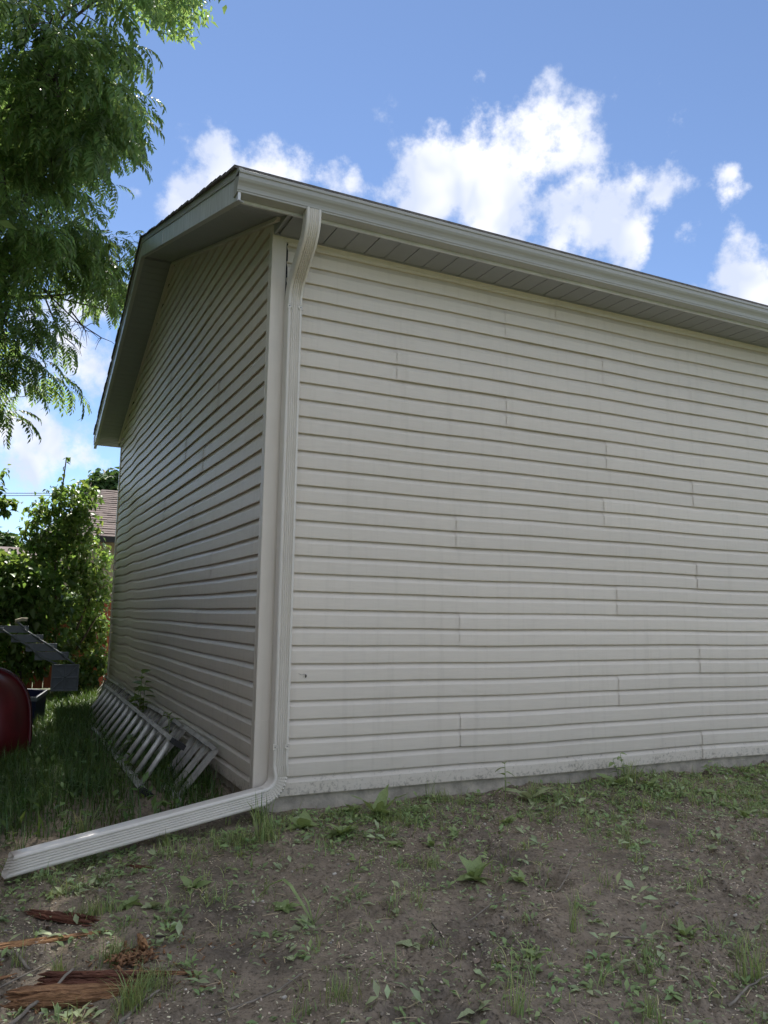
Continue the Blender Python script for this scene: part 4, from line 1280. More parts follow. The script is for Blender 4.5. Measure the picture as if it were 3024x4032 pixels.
bush('bush', 'dense low bush filling the corner left of the sapling', W(80, 2700, 7.4),
     [EL(40, 2230, 7.3, 90, 60), EL(120, 2280, 7.2, 100, 60), EL(30, 2330, 7.1, 110, 80), EL(150, 2400, 7.3, 120, 90), EL(30, 2450, 7.2, 120, 90), EL(130, 2540, 7.6, 140, 90), EL(40, 2600, 7.6, 120, 80), EL(-120, 2350, 7.3, 150, 200)],
     4400, .115, 32, [([W(80, 2700, 7.4), W(70, 2500, 7.4), W(100, 2300, 7.3)], .03), ([W(60, 2700, 7.4), W(20, 2450, 7.3), W(10, 2250, 7.3)], .025)])
bush('shrub', 'leafy shrub against the red fence beside the garage corner', W(330, 2680, 8.2),
     [EL(330, 2440, 8.2, 60, 70), EL(390, 2480, 8.1, 45, 60), EL(300, 2560, 8.2, 70, 70), EL(370, 2620, 7.6, 60, 50), EL(400, 2590, 7.5, 30, 40), EL(330, 2680, 7.4, 60, 40)],
     2000, .09, 33, [([W(330, 2690, 8.2), W(340, 2560, 8.2), W(350, 2430, 8.2)], .022)])
bush('overhanging_branch', 'pale broad-leaved branch tip reaching in at the left edge', W(-60, 2050, 6.8),
     [EL(20, 1980, 6.6, 40, 14), EL(55, 1975, 6.6, 25, 10), EL(10, 2010, 6.6, 30, 12), EL(15, 1850, 6.9, 18, 25), EL(-40, 1950, 6.7, 50, 90)], 260, .11, 34,
     [([W(-60, 2700, 6.9), W(-70, 2300, 6.8), W(-60, 2050, 6.8), W(-20, 1990, 6.7), W(60, 1968, 6.6)], .02)], cat='branch')

def far_tree(label, base, ells, n, size, seed):
    base = np.array(base, float)
    root = empty('tree', label, 'tree', 'trees beyond the houses', loc=tuple(base))
    top = np.array(ells[0][0])
    MB().tube([V3(0, 0, 0), (top - base) * .5, (top - base)], [.3, .22, .08], 8).build('trunk', MAT['bark'], root, True)
    V, F = leaf_cloud(ells, n, size, seed, droop=.4, tmpl=LEAF_FAR)
    link('crown', quad_mesh('crown', V - base, F, MAT['far_leaf']), root, kind='stuff')
far_tree('round green tree rising behind the brown shingle roof', W(480, 2500, 27), [EL(440, 1930, 27, 95, 75), EL(520, 1960, 27, 110, 100), EL(380, 1960, 27, 60, 50), EL(580, 1900, 27, 90, 80)], 9000, .30, 41)
far_tree('pale low tree beyond the far house at the left edge', W(10, 2500, 36), [EL(15, 2130, 36, 45, 28), EL(-60, 2120, 36, 70, 45), EL(50, 2140, 36, 25, 18)], 1800, .35, 42)
far_tree('dark tree filling the gap behind the fence', W(120, 2500, 12), [EL(60, 2330, 12, 150, 120, 1.0), EL(260, 2400, 12, 120, 90, .8), EL(380, 2420, 11, 80, 60, .5), EL(-150, 2300, 12, 200, 180, 1.2)], 5000, .14, 43)

for i, (x, y, h) in enumerate(((-4.4, 0.6, 7.0), (-4.6, 4.2, 8.5), (-5.2, 10.2, 7.0))):  # unseen trees, added to keep sky light off the gable side
    rr = random.Random(70 + i)
    el = [((x + rr.uniform(-.9, .9), y + rr.uniform(-1, 1), h * rr.uniform(.3, .92)), (rr.uniform(.9, 1.5), rr.uniform(.9, 1.5), rr.uniform(.7, 1.1))) for _ in range(11)]
    bs = V3(x, y, -.3)
    root = empty('added_shade_tree', ('unseen dense leafy tree added to shade the yard, nearest the picture-taker', 'unseen dense leafy tree added to shade the yard, level with the ladder', 'unseen dense leafy tree added for shade behind the fence beyond the sapling', 'unseen dense leafy tree added for shade far behind the fence at the left')[i], 'tree', 'unseen trees added to shade the yard', loc=tuple(bs))
    MB().tube([V3(0, 0, 0), V3(.1, .05, h * .5), V3(.05, .1, h * .85)], [.22, .16, .05], 9).build('trunk', MAT['bark'], root, True)
    V, F = leaf_cloud(el, 8000, .28, 90 + i, tmpl=LEAF_FAR)
    link('crown', quad_mesh('crown', V - bs, F, MAT['far_leaf']), root, kind='stuff')

# unseen trees beside and behind the picture-taker, added to block low sky light
for i, (x, y, h) in enumerate(((-7.5, -3.5, 8.0), (-9, -10, 6.5), (-3, -19, 4.5), (9, -20, 4.5))):
    rr = random.Random(170 + i)
    el = [((x + rr.uniform(-1.8, 1.8), y + rr.uniform(-1.6, 1.6), h * rr.uniform(.25, .85)), (rr.uniform(1.2, 1.9), rr.uniform(1.2, 1.9), rr.uniform(.9, 1.3))) for _ in range(9)]
    bs = V3(x, y, -.4)
    root = empty('added_screen_tree', 'unseen bushy green tree added to block low sky light, at the %s of the yard' % ('left side', 'far left corner', 'far end, left of the middle', 'far end, right of the middle')[i], 'tree', 'unseen trees added to block low sky light', loc=tuple(bs))
    MB().tube([V3(0, 0, 0), V3(.1, .05, h * .5), V3(.05, .1, h * .8)], [.2, .14, .05], 8).build('trunk', MAT['bark'], root, True)
    V, F = leaf_cloud(el, 2800, .5, 190 + i, tmpl=LEAF_FAR)
    link('crown', quad_mesh('crown', V - bs, F, MAT['far_leaf']), root, kind='stuff')

# sapling growing up through the slatted panel
def leafy_weed(name, label, base, stems, nleaf, size, seed, matn='weed', group=None, cat='weed', droop=.35, wdt=.5):
    rr = random.Random(seed)
    base = np.array(base, float)
    root = empty(name, label, cat, group, loc=tuple(base))
    tv, tf = blade_template(1, wdt, 5, .18, -.3, .02, 'ovate')
    me = quad_mesh('leaf', tv, tf, MAT[matn], True)
    mb = MB()
    for top, r in stems:
        top = np.array(top, float) - base
        mid = top * .5 + V3(rr.uniform(-.02, .02), rr.uniform(-.02, .02), 0)
        mb.tube([V3(0, 0, -.01), mid, top], [r, r * .8, r * .5], 5)
        for i in range(nleaf):
            t = .3 + .7 * i / max(nleaf - 1, 1)
            p_ = (mid * t * 2) if t < .5 else mid + (top - mid) * (t - .5) * 2
            yaw = i * 2.4 + rr.uniform(-.4, .4)
            M = rotmats(np.array([yaw]), np.array([rr.uniform(-.4, .5) - droop * (1 - t) + .1]), np.array([rr.uniform(-.4, .4)]), np.array([size * rr.uniform(.6, 1.15)]))[0]
            o = bpy.data.objects.new('leaf', me); COL.objects.link(o); o.parent = root
            o.matrix_local = Matrix([[*M[0], p_[0]], [*M[1], p_[1]], [*M[2], p_[2]], [0, 0, 0, 1]])
    mb.build('stem', MAT['weed'], root, True)
    return root
leafy_weed('seedling_tree', 'dark leafy seedling growing up through the slatted panel', (-.14, 3.4, -.1), [((-.16, 3.35, .50), .006), ((-.1, 3.5, .40), .005), ((-.2, 3.25, .34), .005)], 9, .15, 51, 'bush_leaf')
leafy_weed('seedling_tree', 'small dark seedling with bunched leaves in the gap of the slatted panel', (-.12, 2.1, -.1), [((-.13, 2.1, .27), .005), ((-.10, 2.18, .24), .004)], 8, .10, 52, 'bush_leaf')
leafy_weed('seedling_tree', 'low seedling with pointed leaves poking between the ladder rungs', (-.42, 2.2, -.12), [((-.40, 2.15, .10), .004)], 8, .11, 53, 'bush_leaf')

# ------------------------------------------------------------------ grass and weeds
def grass_blades(xy, hgt, seed, lean=.6, width=.006):
    rs = np.random.RandomState(seed)
    k = len(xy)
    n = 4
    v = []
    for i in range(n + 1):
        t = i / n
        w = (1 - t ** 1.6) * .5 + .03
        v += [(0, -w, t), (0, w, t)]
    f = [(2 * i, 2 * i + 1, 2 * i + 3, 2 * i + 2) for i in range(n)]
    tv = np.array(v); tf = np.array(f)
    h = hgt * rs.uniform(.5, 1.2, k); ln = rs.uniform(.1, 1, k) * lean; yaw = rs.uniform(0, 2 * np.pi, k)
    wd = width * rs.uniform(.6, 1.3, k)
    t = tv[:, 2]
    fwd = np.sin(ln[:, None] * t * 1.6) * t * h[:, None] * .8
    up = np.cos(ln[:, None] * t * 1.5) * t * h[:, None]
    side = tv[:, 1][None] * wd[:, None]
    X = np.cos(yaw)[:, None] * fwd - np.sin(yaw)[:, None] * side
    Y = np.sin(yaw)[:, None] * fwd + np.cos(yaw)[:, None] * side
    z0 = gz(xy[:, 0], xy[:, 1]) - .006
    V = np.stack([X + xy[:, :1], Y + xy[:, 1:2], up + z0[:, None]], -1).reshape(-1, 3)
    F = (tf[None] + (np.arange(k) * len(tv))[:, None, None]).reshape(-1, 4)
    return V, F

def sample(n, x0, x1, y0, y1, fn=None, seed=0):
    rs = np.random.RandomState(seed)
    x = rs.uniform(x0, x1, n); y = rs.uniform(y0, y1, n)
    if fn is not None:
        keep = rs.uniform(0, 1, n) < fn(x, y)
        x, y = x[keep], y[keep]
    return np.stack([x, y], -1)

# tall dark grass beside the gable wall
def yard_grass(x, y):
    d = np.clip((y - .0) / .9, 0, 1) * np.clip(.62 + 2.2 * fbm(x * 1.2, y * 1.2, 3, 8) + .25 * np.clip(y - .5, 0, 3), 0, 1)
    return d * np.where((x > -.05), 0, 1) * np.where((x > -.62) & (x < -.4) & (y < 4), .25, 1)
A = sample(56000, -2.6, -.06, -.1, 7.2, yard_grass, 61)
near = A[A[:, 1] < 2.2]; far = A[A[:, 1] >= 2.2]
V, F = join([grass_blades(near, .18, 62, 1.0, .0065), grass_blades(far, .21, 63, 1.1, .008)])
link('grass', quad_mesh('grass', V, F, MAT['grass']), label='tall dark grass growing beside the gable wall', cat='grass', kind='stuff')
A = sample(14000, -9, -2.6, -2, 9, None, 64)
V, F = grass_blades(A, .16, 65, 1.0, .010)
link('grass', quad_mesh('grass', V, F, MAT['grass']), label='rough grass of the yard off to the left', cat='grass', kind='stuff')
# thin sprouts over the bare mud, thicker along the footing
def sprout_density(x, y):
    band = np.exp(-((y + .28) / .32) ** 2) * np.clip(.35 + x * .22, .25, 1.2)
    right = np.clip((x - 1.2) * .4, 0, 1) * np.exp(-((y + .6) / .5) ** 2)
    patch = np.clip(fbm(x * 2.2, y * 2.2, 3, 12) * 3.2 + .12, 0, 1)
    return np.clip(band * 1.0 + right * 1.0 + .50 + .5 * np.exp(-((y + .55) / .35) ** 2) * np.clip(.3 - x, 0, 1), 0, 1) * (.2 + 1.0 * patch)
def clusters(nc, lo, hi, spread, seed, fn=sprout_density, x0=-1.9, x1=5.2, y0=-3.0, y1=-.03):
    rs = np.random.RandomState(seed)
    Cn = sample(nc, x0, x1, y0, y1, fn, seed + 1)
    out, cen = [], []
    for c in Cn:
        k = rs.randint(lo, hi)
        out.append(c + rs.normal(0, spread * rs.uniform(.4, 1.4), (k, 2))); cen.append(np.repeat(c[None], k, 0))
    out = np.concatenate(out); cen = np.concatenate(cen)
    ok = out[:, 1] < -.012
    return out[ok], cen[ok]
A1_, _ = clusters(3600, 3, 9, .022, 660)
A2_, _ = clusters(1000, 7, 20, .03, 661)
A3_ = sample(9000, -1.9, 5.2, -3.0, -.03, sprout_density, 66)
V, F = join([grass_blades(A1_, .06, 67, 1.1, .0042), grass_blades(A2_, .10, 68, 1.2, .0045), grass_blades(A3_, .04, 69, 1.3, .0035)])
link('grass_sprouts', quad_mesh('grass_sprouts', V, F, MAT['sprout']), label='thin grass sprouts scattered over the bare mud', cat='grass', kind='stuff')
LEAF_S = blade_template(1, .55, 2, .15, -.2, .08, 'ovate')
def ground_leaves(xy, size, seed, lift=.006, pit=(.05, .35), matn='weed', name='ground_cover', label='', cat='weeds', tmpl=LEAF_S):
    rs = np.random.RandomState(seed); k = len(xy)
    M = rotmats(rs.uniform(0, 2 * np.pi, k), rs.normal(*pit, k), rs.normal(0, .35, k), size * rs.uniform(.5, 1.3, k))
    T = np.stack([xy[:, 0], xy[:, 1], gz(xy[:, 0], xy[:, 1]) + lift * rs.uniform(.3, 2.5, k)], -1)
    V, F = scatter(*tmpl, M, T)
    return link(name, quad_mesh(name, V, F, MAT[matn]), label=label, cat=cat, kind='stuff')
def rosette_field(nc, lo, hi, spread, size, seed, matn, name, label, pit=(.35, .3), **kw):
    rs = np.random.RandomState(seed)
    P, Cn = clusters(nc, lo, hi, spread, seed + 3, **kw)
    d = P - Cn; k = len(P)
    yaw = np.arctan2(d[:, 1], d[:, 0]) + rs.normal(0, .5, k)
    M = rotmats(yaw, rs.normal(*pit, k), rs.normal(0, .3, k), size * rs.uniform(.5, 1.3, k))
    T = np.stack([P[:, 0], P[:, 1], gz(P[:, 0], P[:, 1]) + rs.uniform(.002, .02, k)], -1)
    V, F = scatter(*LEAF_S, M, T)
    link(name, quad_mesh(name, V, F, MAT[matn]), label=label, cat='weeds', kind='stuff')
rosette_field(3800, 4, 10, .022, .034, 690, 'weed', 'ground_cover', 'carpet of small broad-leaved weeds thickest along the footing')
rosette_field(900, 4, 9, .03, .052, 691, 'weed_pale', 'seedling_cover', 'paler broad-leaved seedlings among the small weeds')
wall_band = lambda x, y: np.clip(fbm(x * 2.6, y * 2.6, 3, 31) * 3 + .45, .05, 1) * np.exp(-((y + .25) / .45) ** 2)
rosette_field(2600, 4, 10, .022, .036, 692, 'weed', 'ground_cover', 'bright low weeds thick on the soil in front of the footing', fn=wall_band, x0=-.3, x1=5.2, y0=-1.3)
B1_, _ = clusters(1500, 5, 14, .028, 695, fn=wall_band, x0=-.6, y0=-1.3)
V, F = grass_blades(B1_, .085, 696, 1.1, .0048)
link('grass_sprouts', quad_mesh('grass_sprouts', V, F, MAT['sprout']), label='ragged grass growing in front of the footing', cat='grass', kind='stuff')
A = sample(11000, -1.8, 4.6, -3.0, -.1, lambda x, y: np.clip(fbm(x * 3, y * 3, 3, 15) * 3 + .45, .1, 1), 70)
ground_leaves(A, .022, 71, .005, (.05, .25), 'weed_pale', 'wilted_leaves', 'pale wilted scraps of leaf strewn over the mud', 'leaf scraps')
A = sample(31000, -1.8, 4.8, -3.0, .0, lambda x, y: np.clip(fbm(x * 2.4, y * 2.4, 3, 18) * 3 + .5, .12, 1), 72)
def pebble_template():
    g = [-1, 0, 1]; vs = {}; f = []
    V_ = []
    def vid(p):
        if p not in vs:
            q = np.array(p, float); q /= np.linalg.norm(q); h = math.sin(p[0] * 3.1 + p[1] * 5.7 + p[2] * 4.3)
            vs[p] = len(V_); V_.append(q * (.5 + .09 * h) * np.array([1, .8, .6]))
        return vs[p]
    for ax in range(3):
        for sg in (-1, 1):
            for i in (0, 1):
                for j in (0, 1):
                    q = []
                    for a, b in ((i, j), (i + 1, j), (i + 1, j + 1), (i, j + 1)):
                        p = [0, 0, 0]; p[ax] = sg; p[(ax + 1) % 3] = g[a]; p[(ax + 2) % 3] = g[b]; q.append(vid(tuple(p)))
                    f.append(q if sg > 0 else q[::-1])
    return np.array(V_), np.array(f)
PB = pebble_template()
CH = (np.array([(-.5, -.25, 0), (.5, -.2, .05), (.45, .25, .08), (-.4, .2, .02), (-.45, -.2, .12), (.45, -.18, .17), (.4, .22, .2), (-.36, .18, .14)]),
      np.array([(3, 2, 1, 0), (4, 5, 6, 7), (0, 1, 5, 4), (1, 2, 6, 5), (2, 3, 7, 6), (3, 0, 4, 7)]))
ground_leaves(A, .0105, 73, .001, (0, .25), 'chips', 'wood_chips', 'small pale chips and crumbs pressed into the mud', 'chips', CH)
A = sample(420, -1.8, 4.8, -3.0, .0, None, 74)
ground_leaves(A, .018, 75, .001, (0, .3), 'pebble', 'pebbles', 'small pale stones in the mud', 'pebbles', PB)
A = sample(11000, -1.8, 4.8, -3.0, .1, lambda x, y: np.clip(fbm(x * 2.1, y * 2.1, 3, 5) * 7 + .1, .03, 1), 76)
ground_leaves(A, .0145, 77, .001, (0, .5), 'clod', 'clods', 'crumbs and clods of dark soil', 'soil clods', PB)
# straws
A = sample(3200, -1.8, 4.8, -3.0, -.05, lambda x, y: np.clip(fbm(x * 2, y * 2, 3, 22) * 3 + .5, .1, 1), 78)
ST = (np.array([(-.5, -.02, 0), (.0, -.02, .05), (.5, -.015, 0), (.5, .015, 0), (0, .02, .05), (-.5, .02, 0)]), np.array([(0, 1, 4, 5), (1, 2, 3, 4)]))
ground_leaves(A, .06, 79, .005, (0, .12), 'straw', 'straw', 'dry stalks and straws lying on the mud', 'straw', ST)
# blades and dandelion-like leaves in the dark grass
A = sample(700, -2.4, -.15, .0, 3.2, None, 80)
ground_leaves(A, .075, 81, .04, (.3, .4), 'bush_leaf', 'broad_weeds', 'broad weed leaves among the dark grass', 'weeds')

def tuft(u, v, n, h, label, seed, spread=.05, wd=.004, lean=.7, matn='sprout'):
    rs = np.random.RandomState(seed)
    p_ = ground_at(u, v)
    xy = p_[:2] + rs.normal(0, spread * .5, (n, 2))
    V, F = grass_blades(xy, h, seed + 1, lean, wd)
    V = V - p_
    return link('grass_tuft', quad_mesh('grass_tuft', V, F, MAT[matn]), label=label, cat='grass tuft', group='grass tufts on the mud', loc=tuple(p_))
TUFTS = [(445, 3790, 90, .085, 'round tuft of fine grass below the pale splintered plank', .06, .003),
         (525, 3985, 70, .12, 'bright tuft of grass at the front end of the rotten log', .05, .004),
         (610, 3900, 60, .09, 'tuft of fine grass behind the rotten log tip', .05, .003),
         (340, 3620, 70, .09, 'grass tuft just right of the dark rotten board', .06, .0035),
         (420, 3590, 40, .08, 'sparse grass tuft between the dark board and the downspout extension', .06, .004),
         (225, 3830, 20, .075, 'small upright grass tuft between the two splintered planks', .025, .006),
         (80, 3815, 14, .10, 'thin grass tuft at the left edge below the splintered plank', .03, .004),
         (330, 3310, 30, .17, 'spiky grass tuft behind the middle of the downspout extension', .03, .006),
         (75, 3380, 14, .15, 'sparse long grass behind the open end of the extension', .03, .005),
         (655, 3335, 14, .075, 'stubby blades poking up against the extension', .025, .008),
         (1050, 3300, 60, .13, 'grass tuft under the downspout elbow', .07, .006),
         (1020, 3240, 24, .16, 'long grass blades right below the elbow pleats', .05, .008),
         (930, 3330, 46, .09, 'short grass tuft in front of the elbow', .05, .004),
         (1700, 3420, 50, .07, 'straggling grass tuft left of the broad-leaved rosette', .06, .003),
         (2260, 3680, 16, .16, 'thin tall grass sprig in front of the right hole', .025, .003),
         (2485, 3085, 44, .15, 'grass clump against the footing below the lapped joint', .06, .006),
         (2090, 3140, 26, .12, 'grass blades by the footing beside the tall weed', .05, .004),
         (1700, 3150, 14, .16, 'long wiry grass against the footing', .05, .003),
         (2960, 3880, 40, .20, 'tall grass stems at the right edge', .05, .003),
         (2040, 4010, 18, .13, 'thin upright grass blades at the bottom edge', .03, .004),
         (2560, 4000, 22, .09, 'small grass tuft at the bottom edge towards the right corner', .03, .004),
         (1335, 3960, 60, .07, 'low fine grass tuft at the bottom edge right of the pale twig', .06, .003),
         (1640, 3560, 18, .06, 'small leaning grass sprig in the middle of the mud', .03, .003),
         (2470, 3330, 18, .10, 'slender grass sprig at mid height on the right', .025, .003)]
for i, t in enumerate(TUFTS):
    tuft(t[0], t[1], int(t[2] * 1.4), t[3] * 1.2, t[4], 200 + i * 3, t[5], t[6])

def rosette(u, v, n, size, label, seed, wdt=.34, pit=(.25, .25), matn='weed', name='broadleaf_weed', shape='ovate'):
    rr = random.Random(seed)
    p_ = ground_at(u, v)
    root = empty(name, label, 'weed', 'broad-leaved weeds on the mud', loc=tuple(p_))
    tv, tf = blade_template(1, wdt, 6, .16, -.32, .02, shape)
    rs = np.random.RandomState(seed)
    tv = tv + np.stack([np.zeros(len(tv)), .02 * np.sin(tv[:, 0] * 22) * np.sign(tv[:, 1]), .03 * np.sin(tv[:, 0] * 12 + tv[:, 1] * 9)], -1)
    me = quad_mesh('leaf', tv, tf, MAT[matn], True)
    for i in range(n):
        yaw = i * 2.4 + rr.uniform(-.5, .5)
        M = rotmats(np.array([yaw]), np.array([rr.uniform(pit[0] - pit[1], pit[0] + pit[1] * 1.6)]), np.array([rr.uniform(-.35, .35)]), np.array([size * rr.uniform(.6, 1.2)]))[0]
        o = bpy.data.objects.new('leaf', me); COL.objects.link(o); o.parent = root
        off = (rr.uniform(-.012, .012) , rr.uniform(-.012, .012), .004)
        o.matrix_local = Matrix([[*M[0], off[0]], [*M[1], off[1]], [*M[2], off[2]], [0, 0, 0, 1]])
    return root
ROS = [(1490, 3215, 11, .15, 'large dandelion-like weed at the footing, left of the tall weed', .36, (.45, .5)),
       (1870, 3480, 14, .085, 'bushy broad-leaved weed in the middle of the mud', .55, (.45, .5)),
       (2045, 3510, 8, .06, 'small broad-leaved weed just right of the bushy one', .5, (.4, .4)),
       (1340, 3290, 9, .075, 'round-leaved weed in front of the footing near the elbow', .75, (.4, .4)),
       (1200, 3260, 8, .08, 'round-leaved weed right beside the downspout elbow', .75, (.4, .5)),
       (1390, 3200, 5, .07, 'single round leaf cluster pressed against the footing', .85, (.6, .4)),
       (2090, 3150, 8, .15, 'broad pale weed leaning from the footing at mid wall', .34, (.35, .4)),
       (2430, 3100, 10, .10, 'dark crinkled weed at the footing right of mid wall', .5, (.5, .5)),
       (2560, 3110, 9, .085, 'spreading round-leaved weed near the footing on the right', .6, (.35, .4)),
       (2820, 3130, 10, .085, 'leafy weed near the footing towards the right edge', .55, (.35, .4)),
       (1790, 3300, 7, .06, 'small weed with upright leaves in the mud below mid wall', .45, (.7, .4)),
       (1560, 3330, 7, .055, 'small weed in the mud left of centre', .5, (.4, .4)),
       (2000, 3240, 9, .06, 'low leafy weed between the footing and the bushy weed', .5, (.4, .4)),
       (760, 3490, 8, .06, 'small leafy weed in front of the downspout extension', .5, (.4, .4)),
       (520, 3560, 9, .065, 'low clover-like weed right of the dark rotten board', .7, (.4, .4)),
       (600, 3570, 6, .05, 'small pale-leaved weed next to the clover-like one', .7, (.4, .4)),
       (1120, 3590, 9, .06, 'small weed under the arching leaf', .5, (.3, .4)),
       (2340, 3640, 8, .045, 'tiny pale rosette right of the hole', .4, (.3, .3)),
       (1630, 3720, 7, .06, 'flattened pale weed beside the left hole', .55, (.05, .2)),
       (1880, 4000, 6, .05, 'wilting weed near the bottom edge at centre', .4, (.3, .4)),
       (2110, 3800, 5, .05, 'small bright weed low on the right of centre', .5, (.35, .3)),
       (2700, 3680, 7, .05, 'little weed standing in the mud on the right', .4, (.6, .3)),
       (1700, 3340, 8, .05, 'yellow-green sprout in the mud below the dandelion-like weed', .4, (.6, .3)),
       (2930, 3230, 9, .07, 'leafy weed by the right edge below the footing', .5, (.4, .4))]
for i, t in enumerate(ROS):
    rosette(t[0], t[1], t[2], t[3] * 1.3, t[4], 300 + i, t[5], t[6], 'weed_pale' if 'pale' in t[4] or 'wilting' in t[4] else 'weed')
b_ = ground_at(1990, 3160)
leafy_weed('tall_weed', 'tall pointed-leaved weed standing against the siding at mid wall', b_, [(b_ + V3(.01, .02, .24), .004)], 8, .12, 401, 'weed', wdt=.32)
b_ = ground_at(2440, 3090)
leafy_weed('tall_weed', 'upright weed with curled leaves reaching over the lowest siding course', b_, [(b_ + V3(.03, .02, .20), .004), (b_ + V3(-.05, .01, .16), .003)], 6, .075, 402, 'weed')
b_ = ground_at(2795, 3060)
leafy_weed('tall_weed', 'small upright seedling at the footing below the right-hand joint', b_, [(b_ + V3(0, .01, .12), .003)], 6, .05, 403, 'weed')

# long arching leaf
a0 = ground_at(1235, 3640)
root = empty('arching_plant', 'plant with one long arching leaf bent over the mud', 'weed', loc=tuple(a0))
def strap(pts, w):
    mb = MB(); P = [np.array(p) for p in pts]
    side = AX_R * .35 + AX_W * .9; side[2] = 0; side /= np.linalg.norm(side)
    n = len(P)
    for i, p_ in enumerate(P):
        ww = w * (math.sin(math.pi * min(.12 + .88 * i / (n - 1), .995)) ** .6)
        mb.v += [tuple(p_ - side * ww), tuple(p_ + V3(0, 0, -ww * .5)), tuple(p_ + side * ww)]
    for i in range(n - 1):
        a = i * 3
        mb.f += [(a, a + 3, a + 4, a + 1), (a + 1, a + 4, a + 5, a + 2)]
    return mb
tip = ground_at(990, 3560) - a0; top = (ground_at(1110, 3600) - a0) + V3(0, 0, .14)
cv = [V3(0, 0, 0), top * .35 + V3(0, 0, .015), top * .75 + V3(0, 0, .02), top, top * .6 + tip * .4 + V3(0, 0, .02), tip * .75 + top * .25, tip + V3(0, 0, .01)]
strap(cv, .012).build('leaf', MAT['weed'], root, True)
for k, (dx, dy, dz) in enumerate(((-.05, .02, .13), (.06, .01, .12), (-.12, -.03, .05), (.03, -.03, .09), (.10, .05, .05))):
    strap([V3(0, 0, 0), V3(dx * .5, dy * .5, dz * .7), V3(dx, dy, dz)], .007).build('leaf', MAT['weed'], root, True)

# ------------------------------------------------------------------ rotten wood and sticks
def splinter(name, label, pa, pb, w, h, seed, matn, taper=(1, .3), lift=.0, rough=.35, cat='wood', nl=26):
    """a split length of rotten wood: layered fibres, torn ends; built along local x"""
    rs = np.random.RandomState(seed)
    pa = np.array(pa, float); pb = np.array(pb, float)
    L_ = np.linalg.norm(pb - pa)
    mb = MB()
    nl_ = nl
    for i in range(nl_):
        yy = rs.uniform(-.5, .5); zz = rs.uniform(0, 1) * (1 - (yy * 2) ** 2 * .5)
        s0 = -rs.uniform(0, .06) * L_ if rs.rand() < .4 else rs.uniform(0, .35) * L_
        s1 = L_ * rs.uniform(.55, 1.03)
        fw = w * rs.uniform(.10, .34); fh = h * rs.uniform(.10, .32)
        n = 9
        prof = []
        for k in range(n):
            t = k / (n - 1); s = s0 + (s1 - s0) * t
            g = s / L_
            tp = taper[0] * (1 - g) + taper[1] * g
            e = min(1, min(t, 1 - t) * 6 + .12)
            jy, jz = rs.normal(0, w * .03), rs.normal(0, h * .04)
            cy, cz = yy * w * tp + jy, zz * h * tp + jz
            a, b = fw * tp * e * rs.uniform(.7, 1.2), fh * tp * e * rs.uniform(.7, 1.2)
            for an in range(6):
                q = 2 * math.pi * an / 6 + .4
                prof.append((s, cy + a * math.cos(q) * rs.uniform(.75, 1.15), max(cz + b * math.sin(q) * rs.uniform(.75, 1.15), -.004)))
        fs = []
        for k in range(n - 1):
            for an in range(6):
                fs.append((k * 6 + an, k * 6 + (an + 1) % 6, (k + 1) * 6 + (an + 1) % 6, (k + 1) * 6 + an))
        fs += [tuple(reversed(range(6))), tuple((n - 1) * 6 + k for k in range(6))]
        mb.add(prof, fs)
    d = pb - pa
    yaw = math.atan2(d[1], d[0]); pit = -math.asin(d[2] / L_)
    return mb.build(name, MAT[matn], None, False, label=label, cat=cat, loc=tuple(pa + V3(0, 0, lift)), rot=(0, pit, yaw))
G = ground_at
splinter('rotten_log', 'thick crumbling reddish rotten log piece at the lower left', G(45, 3945), G(545, 3925), .085, .065, 501, 'rotten_wood', (1, .55), -.004, nl=46)
splinter('rotten_plank', 'dark split rotten plank lying behind the rotten log', G(160, 3880), G(590, 3880), .07, .055, 502, 'rotten_dark', (.8, .7), 0, nl=34)
splinter('rotten_splinter', 'long thin rotten splinter pointing right from the log', G(470, 3870), G(800, 3835), .04, .022, 503, 'rotten_wood', (1, .2), .002, nl=18)
splinter('splintered_plank', 'pale orange splintered plank entering from the left edge', G(-60, 3755), G(440, 3672), .055, .022, 504, 'rotten_pale', (1.1, .25), .006, nl=30)
splinter('rotten_board', 'dark red rotten board lying below the downspout extension end', G(110, 3585), G(385, 3650), .05, .03, 505, 'rotten_dark', (.6, 1), .002, nl=24)
splinter('wood_chunk', 'small upright chunk of orange rotten wood right of the fine grass tuft', G(548, 3735), G(572, 3790), .028, .035, 506, 'rotten_pale', (1, .8), .01, nl=12)
splinter('rotten_splinter', 'short dark red splinter partly buried under the downspout extension', G(500, 3412), G(660, 3420), .035, .015, 507, 'rotten_dark', (.8, .5), 0, nl=12)
splinter('rotten_splinter', 'short rotten splinter at the left edge beside the log', G(-20, 3875), G(70, 3850), .03, .02, 508, 'rotten_wood', (1, .5), 0, nl=10)
# crumbled heap
rs = np.random.RandomState(88)
c0 = G(525, 3800)
parts = []
k = 150
M = rotmats(rs.uniform(0, 6.3, k), rs.normal(0, .4, k), rs.normal(0, .4, k), .022 * rs.uniform(.4, 1.4, k))
T = np.stack([rs.normal(0, .04, k), rs.normal(0, .045, k), np.abs(rs.normal(0, .012, k))], -1)
V, F = scatter(CH[0] * np.array([1.4, 1, 1.5]), CH[1], M, T)
link('wood_crumbs', quad_mesh('wood_crumbs', V, F, MAT['rotten_wood']), label='crumbled heap of red rotten wood behind the log', cat='wood crumbs', kind='stuff', loc=tuple(c0))
k = 260
M = rotmats(rs.uniform(0, 6.3, k), rs.normal(0, .3, k), rs.normal(0, .3, k), .014 * rs.uniform(.4, 1.5, k))
xy = G(330, 3900)[:2] + rs.normal(0, 1, (k, 2)) * np.array([.28, .14])
T = np.stack([xy[:, 0], xy[:, 1], gz(xy[:, 0], xy[:, 1]) + .003], -1)
